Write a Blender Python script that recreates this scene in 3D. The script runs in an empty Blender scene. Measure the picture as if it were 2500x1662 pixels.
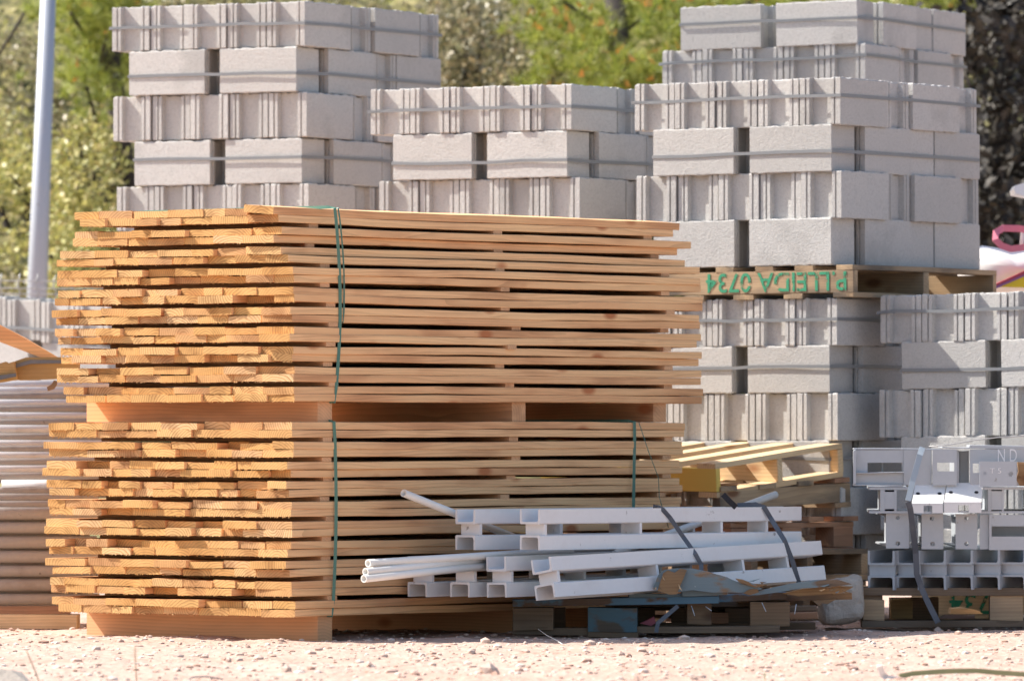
import bpy, bmesh, math, random
from mathutils import Vector, Matrix, noise
R = math.radians
rnd = random.Random(7)
sc = bpy.context.scene
COL = sc.collection

# ------------------------------------------------------------------ camera, sky, sun, exposure
F = 17000.0; HZ = 1040.0; CH = 0.80          # focal length and horizon row in photo pixels, camera height
cam = bpy.data.cameras.new('camera'); camo = bpy.data.objects.new('camera', cam); COL.objects.link(camo)
cam.sensor_fit = 'HORIZONTAL'; cam.sensor_width = 36.0; cam.lens = F / 2500.0 * 36.0
cam.shift_y = (HZ - 831.0) / 2500.0
cam.clip_start = 0.5; cam.clip_end = 2000.0
camo.location = (0, 0, CH); camo.rotation_euler = (R(90), 0, 0)
cam.dof.use_dof = True; cam.dof.focus_distance = 26.4; cam.dof.aperture_fstop = 4.7
sc.camera = camo

SUN_EL = 44.0
sh = Vector((-0.966, 0.255, 0)).normalized()
SUN = Vector((sh.x * math.cos(R(SUN_EL)), sh.y * math.cos(R(SUN_EL)), math.sin(R(SUN_EL))))
world = bpy.data.worlds.new('World'); sc.world = world; world.use_nodes = True
wn = world.node_tree; wn.nodes.clear()
sky = wn.nodes.new('ShaderNodeTexSky'); sky.sky_type = 'NISHITA'; sky.sun_disc = False
sky.sun_elevation = R(SUN_EL); sky.sun_rotation = math.atan2(SUN.x, SUN.y); sky.air_density = 1.0; sky.dust_density = 2.0; sky.ozone_density = 1.0
bg = wn.nodes.new('ShaderNodeBackground'); bg.inputs[1].default_value = 0.12
wo = wn.nodes.new('ShaderNodeOutputWorld')
wn.links.new(sky.outputs[0], bg.inputs[0]); wn.links.new(bg.outputs[0], wo.inputs[0])
sl = bpy.data.lights.new('sun', 'SUN'); sl.energy = 5.0; sl.angle = R(0.53); sl.color = (1.0, 0.95, 0.87)
so = bpy.data.objects.new('sun', sl); COL.objects.link(so); so.location = (-20, 10, 25)
so.rotation_euler = SUN.to_track_quat('Z', 'Y').to_euler()
sc.view_settings.view_transform = 'Standard'; sc.view_settings.look = 'None'
sc.view_settings.exposure = 0.96; sc.view_settings.gamma = 1.0
sc.cycles.max_bounces = 6; sc.cycles.diffuse_bounces = 4; sc.cycles.transparent_max_bounces = 8

# ------------------------------------------------------------------ helpers
def at(x, y, Y):
    return Vector(((x - 1250.0) / F * Y, Y, CH - (y - HZ) / F * Y))

def tag(o, label=None, cat=None, group=None, kind=None):
    if label: o['label'] = label
    if cat: o['category'] = cat
    if group: o['group'] = group
    if kind: o['kind'] = kind
    return o

def thing(name, label, cat, loc, group=None):
    o = bpy.data.objects.new(name, None); COL.objects.link(o); o.location = Vector(loc); o.empty_display_size = 0.1
    bpy.context.view_layer.update if False else None
    return tag(o, label, cat, group)

def wmat(o):                      # world matrix of an object whose parents carry only locations / frames
    m = o.matrix_basis.copy()
    return (wmat(o.parent) @ m) if o.parent else m

def link(name, me, M=None, parent=None, mats=()):
    o = bpy.data.objects.new(name, me); COL.objects.link(o)
    for m in mats:
        if m.name not in [x.name for x in me.materials if x]: me.materials.append(m)
    if M is None: M = Matrix.Identity(4)
    if parent:
        o.parent = parent; o.matrix_basis = wmat(parent).inverted() @ M
    else: o.matrix_basis = M
    return o

def frame(org, x, z=Vector((0, 0, 1))):
    x = Vector(x).normalized(); y = Vector(z).cross(x).normalized(); zz = x.cross(y)
    M = Matrix((x, y, zz)).transposed().to_4x4(); M.translation = Vector(org); return M

def mk(name, V, Fc, mi=None, smooth=False):
    me = bpy.data.meshes.new(name); me.from_pydata([tuple(v) for v in V], [], Fc)
    if mi:
        for p, i in zip(me.polygons, mi): p.material_index = i
    if smooth:
        for p in me.polygons: p.use_smooth = True
    me.update(); return me

class MB:
    def __init__(s): s.V = []; s.F = []; s.M = []; s.S = []
    def add(s, V, Fc, mi=0, smooth=False):
        n = len(s.V); s.V += [Vector(v) for v in V]
        for f in Fc: s.F.append([i + n for i in f]); s.M.append(mi); s.S.append(smooth)
    def box(s, a, b, M=None, mi=0):
        x0, y0, z0 = a; x1, y1, z1 = b
        V = [Vector(p) for p in ((x0,y0,z0),(x1,y0,z0),(x1,y1,z0),(x0,y1,z0),(x0,y0,z1),(x1,y0,z1),(x1,y1,z1),(x0,y1,z1))]
        if M: V = [M @ v for v in V]
        s.add(V, [(3,2,1,0),(4,5,6,7),(0,1,5,4),(1,2,6,5),(2,3,7,6),(3,0,4,7)], mi)
    def build(s, name, mats, M=None, parent=None):
        inv = (M.inverted() if M else Matrix.Identity(4))
        me = bpy.data.meshes.new(name); me.from_pydata([tuple(inv @ v) for v in s.V], [], s.F)
        for p, i, sm in zip(me.polygons, s.M, s.S): p.material_index = i; p.use_smooth = sm
        me.update()
        return link(name, me, M, parent, mats if isinstance(mats, (list, tuple)) else (mats,))

def extrude_mesh(name, prof, L, smooth=False, taper=1.0):   # profile in local (y,z), extruded along local x
    n = len(prof); V = [(0, a, b) for a, b in prof] + [(L, a * taper, b * taper) for a, b in prof]
    Fc = [tuple(range(n))[::-1], tuple(range(n, 2 * n))] + [(i, (i + 1) % n, n + (i + 1) % n, n + i) for i in range(n)]
    me = mk(name, V, Fc)
    if smooth:
        for p in me.polygons[2:]: p.use_smooth = True
    bm = bmesh.new(); bm.from_mesh(me); bmesh.ops.recalc_face_normals(bm, faces=bm.faces[:]); bm.to_mesh(me); bm.free()
    return me

def tube_poly(name, pts, r, mat, seg=8, flat=None, parent=None, M=None):
    """tube (or flat ribbon if flat=(halfwidth,halfthick)) along world points"""
    V = []; Fc = []; n = len(pts); up0 = Vector((0, 0, 1))
    for i, p in enumerate(pts):
        p = Vector(p); t = (Vector(pts[min(i + 1, n - 1)]) - Vector(pts[max(i - 1, 0)])).normalized()
        ref = Vector((0, -1, 0)) if (flat or abs(t.z) > .9) else up0
        s_ = t.cross(ref)
        if s_.length < 1e-5: s_ = t.cross(Vector((1, 0, 0)))
        s_.normalize(); u_ = s_.cross(t).normalized()
        for k in range(seg):
            a = 2 * math.pi * (k + .5) / seg
            if flat: 
                ca = 1 if math.cos(a) > 0 else -1; sa = 1 if math.sin(a) > 0 else -1
                V.append(p + s_ * ca * flat[0] + u_ * sa * flat[1])
            else: V.append(p + s_ * math.cos(a) * r + u_ * math.sin(a) * r)
    for i in range(n - 1):
        for k in range(seg):
            Fc.append((i * seg + k, i * seg + (k + 1) % seg, (i + 1) * seg + (k + 1) % seg, (i + 1) * seg + k))
    Fc.append(tuple(range(seg))[::-1]); Fc.append(tuple(range((n - 1) * seg, n * seg)))
    org = Matrix.Translation(Vector(pts[0])) if M is None else M
    inv = org.inverted()
    me = mk(name, [inv @ v for v in V], Fc, smooth=not flat)
    bm = bmesh.new(); bm.from_mesh(me); bmesh.ops.recalc_face_normals(bm, faces=bm.faces[:]); bm.to_mesh(me); bm.free()
    return link(name, me, org, parent, (mat,))

ORD = ['', 'first', 'second', 'third', 'fourth', 'fifth', 'sixth', 'seventh', 'eighth', 'ninth', 'tenth', 'eleventh', 'twelfth', 'thirteenth', 'fourteenth', 'fifteenth', 'sixteenth']

# ------------------------------------------------------------------ materials
def newmat(name):
    m = bpy.data.materials.new(name); m.use_nodes = True; nt = m.node_tree; nt.nodes.clear()
    o = nt.nodes.new('ShaderNodeOutputMaterial'); b = nt.nodes.new('ShaderNodeBsdfPrincipled'); nt.links.new(b.outputs[0], o.inputs[0])
    return m, nt, b
def N(nt, typ, **kw):
    n = nt.nodes.new(typ)
    for k, v in kw.items():
        if k.startswith('i_'): n.inputs[k[2:].replace('_', ' ')].default_value = v
        else: setattr(n, k, v)
    return n
def ramp(nt, fac, stops):
    r = nt.nodes.new('ShaderNodeValToRGB'); e = r.color_ramp.elements
    e[0].position = stops[0][0]; e[0].color = (*stops[0][1], 1); e[1].position = stops[-1][0]; e[1].color = (*stops[-1][1], 1)
    for p, c in stops[1:-1]: q = e.new(p); q.color = (*c, 1)
    nt.links.new(fac, r.inputs[0]); return r.outputs[0]
def mix(nt, fac, a, b, mode='MIX'):
    m = nt.nodes.new('ShaderNodeMix'); m.data_type = 'RGBA'; m.blend_type = mode
    for s_, v in ((m.inputs[0], fac), (m.inputs[6], a), (m.inputs[7], b)):
        if hasattr(v, 'is_linked') or hasattr(v, 'links'): nt.links.new(v, s_)
        elif isinstance(v, tuple): s_.default_value = (*v, 1)
        else: s_.default_value = v
    return m.outputs[2]
def math_(nt, op, a, b=None):
    m = nt.nodes.new('ShaderNodeMath'); m.operation = op
    for s_, v in ((m.inputs[0], a), (m.inputs[1], b)):
        if v is None: continue
        if hasattr(v, 'links'): nt.links.new(v, s_)
        else: s_.default_value = v
    return m.outputs[0]
def bump(nt, b, h, strength=.4, dist=.003):
    n = nt.nodes.new('ShaderNodeBump'); n.inputs['Strength'].default_value = strength; n.inputs['Distance'].default_value = dist
    nt.links.new(h, n.inputs['Height']); nt.links.new(n.outputs[0], b.inputs['Normal'])
def coords(nt, scale=(1, 1, 1), rand=True, out='Object'):
    tc = nt.nodes.new('ShaderNodeTexCoord'); mp = nt.nodes.new('ShaderNodeMapping'); mp.inputs['Scale'].default_value = scale
    nt.links.new(tc.outputs[out], mp.inputs[0]); oi = nt.nodes.new('ShaderNodeObjectInfo')
    if rand:
        cx = nt.nodes.new('ShaderNodeCombineXYZ'); k = math_(nt, 'MULTIPLY', oi.outputs['Random'], 37.0)
        for i in range(3): nt.links.new(k, cx.inputs[i])
        nt.links.new(cx.outputs[0], mp.inputs['Location'])
    return mp.outputs[0], oi.outputs['Random']

def wood_mat(name, light, dark, ring=(.0, .0, .0), end=False, stain=0.0, blue=None, rough=.8, knots=True, paintamt=.5):
    m, nt, b = newmat(name)
    tc = N(nt, 'ShaderNodeTexCoord'); oi = N(nt, 'ShaderNodeObjectInfo'); rr = oi.outputs['Random']
    sep = N(nt, 'ShaderNodeSeparateXYZ'); nt.links.new(tc.outputs['Object'], sep.inputs[0])
    # growth rings round a pith line parallel to the board (local x)
    c0, _ = coords(nt, (1.2, 6, 6)); wob = N(nt, 'ShaderNodeTexNoise', i_Scale=1.0, i_Detail=2.0); nt.links.new(c0, wob.inputs['Vector'])
    w = math_(nt, 'MULTIPLY', math_(nt, 'SUBTRACT', wob.outputs[0], .5), .06)
    py = math_(nt, 'MULTIPLY', math_(nt, 'SUBTRACT', math_(nt, 'FRACT', math_(nt, 'MULTIPLY', rr, 13.7)), .2), .14)
    pz = math_(nt, 'MULTIPLY', math_(nt, 'SUBTRACT', math_(nt, 'FRACT', math_(nt, 'MULTIPLY', rr, 7.3)), .75), .16)
    dy = math_(nt, 'SUBTRACT', sep.outputs[1], py); dz = math_(nt, 'SUBTRACT', sep.outputs[2], pz)
    rad = math_(nt, 'SQRT', math_(nt, 'ADD', math_(nt, 'MULTIPLY', dy, dy), math_(nt, 'MULTIPLY', dz, dz)))
    rad = math_(nt, 'ADD', rad, w)
    rg = math_(nt, 'FRACT', math_(nt, 'MULTIPLY', rad, 95.0 if end else 80.0))
    g1, _ = coords(nt, (3, 90, 160)); gn = N(nt, 'ShaderNodeTexNoise', i_Scale=1.0, i_Detail=4.0); nt.links.new(g1, gn.inputs['Vector'])
    base = mix(nt, rr, light, dark)
    if end:      # each board end has its own tint: cream, ochre, orange or pinkish
        base = ramp(nt, math_(nt, 'FRACT', math_(nt, 'MULTIPLY', rr, 29.3)), [(0, (.66, .45, .22)), (.25, (.58, .34, .115)), (.45, (.47, .235, .07)), (.65, (.62, .37, .14)), (.82, (.44, .23, .11)), (1, (.72, .51, .29))])
    col = mix(nt, math_(nt, 'MULTIPLY', math_(nt, 'POWER', rg, 2.0), 1.0 if end else .5), base, tuple(c * .45 for c in dark))
    col = mix(nt, math_(nt, 'MULTIPLY', gn.outputs[0], .35), col, tuple(c * .7 for c in dark))
    c2, _ = coords(nt, (2.2, 9, 9)); bn = N(nt, 'ShaderNodeTexNoise', i_Scale=1.0, i_Detail=3.0); nt.links.new(c2, bn.inputs['Vector'])
    col = mix(nt, ramp(nt, bn.outputs[0], [(.35, (0, 0, 0)), (.75, (.5, .5, .5))]), col, tuple(min(.95, c * 1.15) for c in light))
    col = mix(nt, ramp(nt, bn.outputs[0], [(.28, (.55, .55, .55)), (.45, (0, 0, 0))]), col, tuple(c * .62 for c in dark))
    if knots and not end:
        c3, _ = coords(nt, (3.4, 7, 7)); vo = N(nt, 'ShaderNodeTexVoronoi', i_Scale=1.0); nt.links.new(c3, vo.inputs['Vector'])
        kf = ramp(nt, vo.outputs['Distance'], [(.09, (.95, .95, .95)), (.19, (0, 0, 0))])
        col = mix(nt, kf, col, (dark[0] * .6, dark[1] * .42, dark[2] * .35))
    if stain:
        c4, _ = coords(nt, (1.5, 5, 5)); sn = N(nt, 'ShaderNodeTexNoise', i_Scale=1.4, i_Detail=5.0); nt.links.new(c4, sn.inputs['Vector'])
        col = mix(nt, ramp(nt, sn.outputs[0], [(.45, (0, 0, 0)), (.68, (stain * .9, stain * .9, stain * .9))]), col, (.10, .085, .07))
    if blue:
        c5, _ = coords(nt, (5, 9, 9)); pn = N(nt, 'ShaderNodeTexNoise', i_Scale=1.6, i_Detail=6.0); nt.links.new(c5, pn.inputs['Vector'])
        t0 = .62 - paintamt * .35
        col = mix(nt, ramp(nt, pn.outputs[0], [(t0, (0, 0, 0)), (t0 + .08, (1, 1, 1))]), col, blue)
    nt.links.new(col, b.inputs['Base Color']); b.inputs['Roughness'].default_value = rough; b.inputs['Specular IOR Level'].default_value = .2
    bump(nt, b, gn.outputs[0], .5, .0015)
    return m

M_side = wood_mat('sawn_pine_side', (.93, .575, .295), (.74, .385, .185))
M_end = wood_mat('sawn_pine_end_grain', (.62, .37, .15), (.44, .21, .075), end=True)
M_bearer = wood_mat('bearer_pine', (.70, .42, .23), (.60, .33, .17))
M_pal = wood_mat('pallet_wood', (.50, .36, .22), (.34, .23, .14), stain=1.0)
M_palnew = wood_mat('new_pallet_wood', (.74, .55, .33), (.66, .46, .26))
M_palred = wood_mat('reddish_pallet_wood', (.48, .27, .16), (.38, .20, .12), stain=.4)
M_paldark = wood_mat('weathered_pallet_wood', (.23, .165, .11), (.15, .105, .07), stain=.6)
M_blue = wood_mat('worn_blue_paint_on_wood', (.20, .14, .09), (.12, .08, .06), blue=(.11, .20, .27), paintamt=.62, stain=.5)
M_bluegrey = wood_mat('faded_blue_paint_on_wood', (.34, .22, .13), (.22, .15, .1), blue=(.20, .25, .26), paintamt=.7, stain=.4)
M_palmid = wood_mat('weathered_brown_wood', (.27, .18, .11), (.16, .10, .06), stain=1.0)
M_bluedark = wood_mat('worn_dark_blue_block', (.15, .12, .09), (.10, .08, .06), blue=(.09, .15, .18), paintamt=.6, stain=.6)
M_yellow = wood_mat('yellow_painted_wood', (.62, .42, .1), (.55, .36, .08), blue=(.74, .52, .13), paintamt=1.2, knots=False)
M_torn = wood_mat('torn_raw_wood', (.42, .26, .13), (.22, .12, .06), stain=.9)
M_form = wood_mat('formwork_ply', (.48, .33, .15), (.36, .24, .1), stain=.5)

def concrete_mat(name, c=(.50, .488, .468), rough_bump=.8, var=.12):
    m, nt, b = newmat(name)
    v, rr = coords(nt, (1, 1, 1)); n1 = N(nt, 'ShaderNodeTexNoise', i_Scale=190.0, i_Detail=5.0, i_Roughness=.7); n2 = N(nt, 'ShaderNodeTexNoise', i_Scale=7.0, i_Detail=4.0)
    n3 = N(nt, 'ShaderNodeTexVoronoi', i_Scale=140.0)
    for n in (n1, n2, n3): nt.links.new(v, n.inputs['Vector'])
    a = mix(nt, rr, tuple(x * (1 - var) for x in c), tuple(x * (1 + var) for x in c))
    a = mix(nt, ramp(nt, n2.outputs[0], [(.3, (0, 0, 0)), (.75, (.35, .35, .35))]), a, (c[0] * 1.15, c[1] * 1.13, c[2] * 1.1))
    n5 = N(nt, 'ShaderNodeTexNoise', i_Scale=3.5, i_Detail=5.0, i_Roughness=.6); nt.links.new(v, n5.inputs['Vector'])
    a = mix(nt, ramp(nt, n5.outputs[0], [(.54, (0, 0, 0)), (.70, (.6, .6, .6))]), a, tuple(x * .72 for x in c))
    a = mix(nt, ramp(nt, n1.outputs[0], [(.3, (.55, .55, .55)), (.5, (0, 0, 0))]), a, tuple(x * .62 for x in c))
    a = mix(nt, ramp(nt, n3.outputs['Distance'], [(.10, (.3, .3, .3)), (.25, (0, 0, 0))]), a, tuple(x * .6 for x in c))
    nt.links.new(a, b.inputs['Base Color']); b.inputs['Roughness'].default_value = .95; b.inputs['Specular IOR Level'].default_value = .1
    n4 = N(nt, 'ShaderNodeTexNoise', i_Scale=85.0, i_Detail=6.0, i_Roughness=.75); nt.links.new(v, n4.inputs['Vector'])
    a2 = mix(nt, ramp(nt, n4.outputs[0], [(.36, (.45, .45, .45)), (.5, (0, 0, 0))]), a, tuple(x * .68 for x in c)); nt.links.new(a2, b.inputs['Base Color'])
    bump(nt, b, math_(nt, 'ADD', n1.outputs[0], math_(nt, 'MULTIPLY', n4.outputs[0], 1.6)), rough_bump, .003)
    return m
M_conc = concrete_mat('block_concrete')
M_conc2 = concrete_mat('block_concrete_cool', (.37, .355, .35))
M_lump = concrete_mat('rough_cast_concrete', (.56, .50, .43), 1.0)

def paint_mat(name, c, rough=.45, metal=0.0, noise_amt=.12, dirt=(.35, .3, .25), dirt_amt=.25, spec=.4):
    m, nt, b = newmat(name)
    v, rr = coords(nt); n1 = N(nt, 'ShaderNodeTexNoise', i_Scale=9.0, i_Detail=6.0); nt.links.new(v, n1.inputs['Vector'])
    n2 = N(nt, 'ShaderNodeTexNoise', i_Scale=60.0, i_Detail=3.0); nt.links.new(v, n2.inputs['Vector'])
    a = mix(nt, math_(nt, 'MULTIPLY', n2.outputs[0], noise_amt), c, tuple(x * .5 for x in c))
    a = mix(nt, ramp(nt, n1.outputs[0], [(.55, (0, 0, 0)), (.8, (dirt_amt,) * 3)]), a, dirt)
    if noise_amt > .05:
        n3 = N(nt, 'ShaderNodeTexNoise', i_Scale=24.0, i_Detail=4.0, i_Roughness=.6); nt.links.new(v, n3.inputs['Vector'])
        a = mix(nt, ramp(nt, n3.outputs[0], [(.68, (0, 0, 0)), (.74, (.75, .75, .75))]), a, tuple(x * .45 for x in dirt))
    nt.links.new(a, b.inputs['Base Color']); b.inputs['Roughness'].default_value = rough; b.inputs['Metallic'].default_value = metal
    b.inputs['Specular IOR Level'].default_value = spec
    return m
M_white = paint_mat('white_primer_steel', (.80, .79, .77), .5, dirt=(.6, .52, .45))
M_tube = paint_mat('white_enamel_tube', (.82, .80, .74), .3, dirt=(.6, .55, .45), dirt_amt=.15)
M_galv = paint_mat('galvanised_steel', (.46, .49, .52), .42, .2, .2, (.5, .48, .45), .3, .5)
M_pipe = paint_mat('dusty_scaffold_tube', (.62, .61, .60), .35, .15, .25, (.34, .29, .25), .7)
M_pipedark = paint_mat('dark_brown_scaffold_tube', (.33, .30, .27), .5, .05, .3, (.19, .15, .125), .8)  # darker brown tube colour for the lower and rear rows
M_pole = paint_mat('pole_paint', (.40, .43, .48), .45, .1, .15, (.45, .42, .4), .3)
M_strap = paint_mat('grey_block_strap', (.21, .22, .23), .5, 0, .2, (.3, .3, .3), .3)
M_gstrap = paint_mat('green_plastic_strap', (.09, .22, .17), .4, 0, .2, (.3, .35, .3), .2)
M_dstrap = paint_mat('dark_strap', (.10, .115, .14), .45, 0, .2, (.3, .3, .3), .3)
M_hole = paint_mat('bolt_hole_shadow', (.03, .03, .035), .9, 0, .0, (.03, .03, .03), 0)
M_wire = paint_mat('fence_wire', (.45, .44, .43), .5, .3)
M_bag = paint_mat('white_woven_bag', (.80, .79, .77), .7, 0, .1, (.6, .55, .5), .3)
M_pink = paint_mat('pink_webbing', (.70, .20, .27), .6)
M_yel = paint_mat('yellow_bag_print', (.80, .58, .03), .6)
M_red = paint_mat('dark_red_stripe', (.42, .06, .09), .6)
M_purple = paint_mat('purple_stripe', (.25, .12, .35), .6)
M_lead = paint_mat('green_leaf_blade', (.30, .31, .15), .5, 0, .3, (.45, .4, .2), .6)
M_twig = paint_mat('dry_stalk', (.38, .30, .2), .8)
M_letter = paint_mat('white_lettering', (.85, .85, .85), .5)
M_chalk = paint_mat('chalk_lettering', (.80, .80, .80), .8)
# stencil paint with worn holes
m, nt, b = newmat('worn_green_stencil_paint'); M_green = m
v, _ = coords(nt); n1 = N(nt, 'ShaderNodeTexNoise', i_Scale=38.0, i_Detail=5.0); nt.links.new(v, n1.inputs['Vector'])
b.inputs['Base Color'].default_value = (.045, .30, .16, 1); b.inputs['Roughness'].default_value = .8
nt.links.new(ramp(nt, n1.outputs[0], [(.37, (0, 0, 0)), (.50, (.9, .9, .9))]), b.inputs['Alpha'])

# ground
m, nt, b = newmat('dusty_stony_ground'); M_ground = m
v, _ = coords(nt, rand=False)
n1 = N(nt, 'ShaderNodeTexNoise', i_Scale=1.6, i_Detail=6.0); n2 = N(nt, 'ShaderNodeTexNoise', i_Scale=34.0, i_Detail=6.0, i_Roughness=.65); n3 = N(nt, 'ShaderNodeTexVoronoi', i_Scale=26.0)
for n in (n1, n2, n3): nt.links.new(v, n.inputs['Vector'])
a = ramp(nt, n1.outputs[0], [(.3, (.46, .305, .24)), (.55, (.49, .36, .295)), (.75, (.50, .40, .335))])
a = mix(nt, ramp(nt, n2.outputs[0], [(.33, (.5, .5, .5)), (.56, (0, 0, 0))]), a, (.40, .235, .17))
a = mix(nt, ramp(nt, n2.outputs[0], [(.56, (0, 0, 0)), (.7, (.8, .8, .8))]), a, (.62, .53, .46))
nt.links.new(a, b.inputs['Base Color']); b.inputs['Roughness'].default_value = .95; b.inputs['Specular IOR Level'].default_value = .1
h = math_(nt, 'ADD', n2.outputs[0], math_(nt, 'MULTIPLY', n3.outputs['Distance'], .6)); bump(nt, b, h, .8, .012)
m, nt, b = newmat('stone'); M_stone = m
g = N(nt, 'ShaderNodeNewGeometry'); a = ramp(nt, g.outputs['Random Per Island'], [(0, (.36, .21, .15)), (.3, (.50, .35, .28)), (.7, (.58, .47, .39)), (1, (.72, .64, .57))])
v, _ = coords(nt); n1 = N(nt, 'ShaderNodeTexNoise', i_Scale=70.0, i_Detail=4.0); nt.links.new(v, n1.inputs['Vector'])
a = mix(nt, math_(nt, 'MULTIPLY', n1.outputs[0], .4), a, (.42, .28, .22)); nt.links.new(a, b.inputs['Base Color']); b.inputs['Roughness'].default_value = .9
bump(nt, b, n1.outputs[0], .5, .004)
m, nt, b = newmat('hillside_earth'); M_hill = m
v, _ = coords(nt, rand=False); n1 = N(nt, 'ShaderNodeTexNoise', i_Scale=9.0, i_Detail=7.0); nt.links.new(v, n1.inputs['Vector'])
nt.links.new(ramp(nt, n1.outputs[0], [(.35, (.07, .075, .03)), (.5, (.19, .17, .07)), (.65, (.36, .31, .14))]), b.inputs['Base Color']); b.inputs['Roughness'].default_value = 1.0

def leaf_mat(name, cols, gloss=.35, trans=.3):
    m, nt, b = newmat(name); out = [n for n in nt.nodes if n.type == 'OUTPUT_MATERIAL'][0]
    g = N(nt, 'ShaderNodeNewGeometry'); k = len(cols)
    c = ramp(nt, g.outputs['Random Per Island'], [(i / (k - 1), q) for i, q in enumerate(cols)])
    nt.links.new(c, b.inputs['Base Color']); b.inputs['Roughness'].default_value = gloss; b.inputs['Specular IOR Level'].default_value = .5
    t = N(nt, 'ShaderNodeBsdfTranslucent'); nt.links.new(c, t.inputs[0]); ms = N(nt, 'ShaderNodeMixShader'); ms.inputs[0].default_value = trans
    nt.links.new(b.outputs[0], ms.inputs[1]); nt.links.new(t.outputs[0], ms.inputs[2]); nt.links.new(ms.outputs[0], out.inputs[0])
    return m
L_yell = leaf_mat('yellow_green_leaves', [(.22, .22, .09), (.34, .34, .11), (.46, .44, .13), (.56, .51, .21), (.42, .33, .14)], .45)
L_oliv = leaf_mat('dusty_olive_leaves', [(.10, .10, .05), (.19, .18, .09), (.30, .27, .14), (.44, .39, .26), (.34, .25, .12)], .42)
L_pine = leaf_mat('pine_needles', [(.12, .16, .03), (.24, .30, .045), (.38, .42, .07), (.52, .52, .13)], .5)
L_shade = leaf_mat('shade_darkened_foliage', [(.020, .017, .015), (.030, .026, .021), (.045, .037, .028), (.065, .053, .038)], .6, .1)  # shade at the right edge is put into these near-black leaf colours
M_bud = paint_mat('orange_pine_buds', (.72, .38, .09), .6)
M_bark = paint_mat('dark_bark', (.045, .036, .032), .9, 0, .5, (.10, .085, .075), .5)

# ------------------------------------------------------------------ setting: ground and hillside
def gz(x, y):
    n = noise.noise(Vector((x * 1.1, y * 1.1, 0))) * .012 + noise.noise(Vector((x * 4, y * 4, 3))) * .010 + noise.noise(Vector((x * 13, y * 13, 7))) * .006 + noise.noise(Vector((x*31, y*31, 9))) * .003
    return n - .006
def axis(segs):
    out = []
    for a, b, s in segs:
        k = max(1, int(round((b - a) / s)))
        out += [a + (b - a) * i / k for i in range(k)]
    return out + [segs[-1][1]]
xs = axis([(-400, -60, 60), (-60, -6, 6), (-6, -2.4, .4), (-2.4, 2.6, .028), (2.6, 6, .4), (6, 60, 6), (60, 400, 60)])
ys = axis([(-20, 14, 4), (14, 20.5, .5), (20.5, 28.6, .035), (28.6, 34, .25), (34, 60, 3), (60, 500, 40)])
V = [(x, y, gz(x, y) if -6 < x < 6 and 14 < y < 34 else -.006) for y in ys for x in xs]; nx = len(xs)
Fc = [(j * nx + i, j * nx + i + 1, (j + 1) * nx + i + 1, (j + 1) * nx + i) for j in range(len(ys) - 1) for i in range(nx - 1)]
g = link('ground', mk('ground', V, Fc, smooth=True), mats=(M_ground,)); tag(g, kind='structure')
def hz(x, y):
    t = max(0.0, y - 36.5); return -.15 + .62 * t * (1 if t < 12 else 12 / t) + (t > 12) * .12 * (t - 12) + noise.noise(Vector((x * .5, y * .5, 1))) * .35 * min(1, t * .4)
xs2 = axis([(-150, -12, 6), (-12, 12, .5), (12, 150, 6)]); ys2 = axis([(36.5, 52, .5), (52, 140, 6)]); n2_ = len(xs2)
V = [(x, y, hz(x, y)) for y in ys2 for x in xs2]
Fc = [(j * n2_ + i, j * n2_ + i + 1, (j + 1) * n2_ + i + 1, (j + 1) * n2_ + i) for j in range(len(ys2) - 1) for i in range(n2_ - 1)]
tag(link('hillside', mk('hillside', V, Fc, smooth=True), mats=(M_hill,)), kind='structure')

# gravel
ICO = None
bm = bmesh.new(); bmesh.ops.create_icosphere(bm, subdivisions=1, radius=1); ICO = ([v.co.copy() for v in bm.verts], [[v.index for v in f.verts] for f in bm.faces]); bm.free()
def stone_verts(c, r, flat=.55, rg=rnd):
    q = rg.uniform(0, 6.28); sx, sy, sz = r * rg.uniform(.7, 1.4), r * rg.uniform(.7, 1.2), r * flat * rg.uniform(.7, 1.2)
    out = []
    for v in ICO[0]:
        k = rg.uniform(.72, 1.15); x, y, z = v.x * sx * k, v.y * sy * k, v.z * sz * k
        out.append(Vector((c[0] + x * math.cos(q) - y * math.sin(q), c[1] + x * math.sin(q) + y * math.cos(q), c[2] + z)))
    return out
mb = MB()
for i in range(5600):
    y = 20.6 + (rnd.random() ** 1.1) * 8.2; x = rnd.uniform(-.078, .082) * y
    r = .0035 + .011 * rnd.random() ** 2.6 if i < 5480 else rnd.uniform(.014, .026)
    z = gz(x, y)
    mb.add(stone_verts((x, y, z + r * .12), r), ICO[1])
tag(mb.build('gravel', M_stone), label='loose pinkish gravel scattered over the dusty ground', cat='gravel', kind='stuff')
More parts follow.
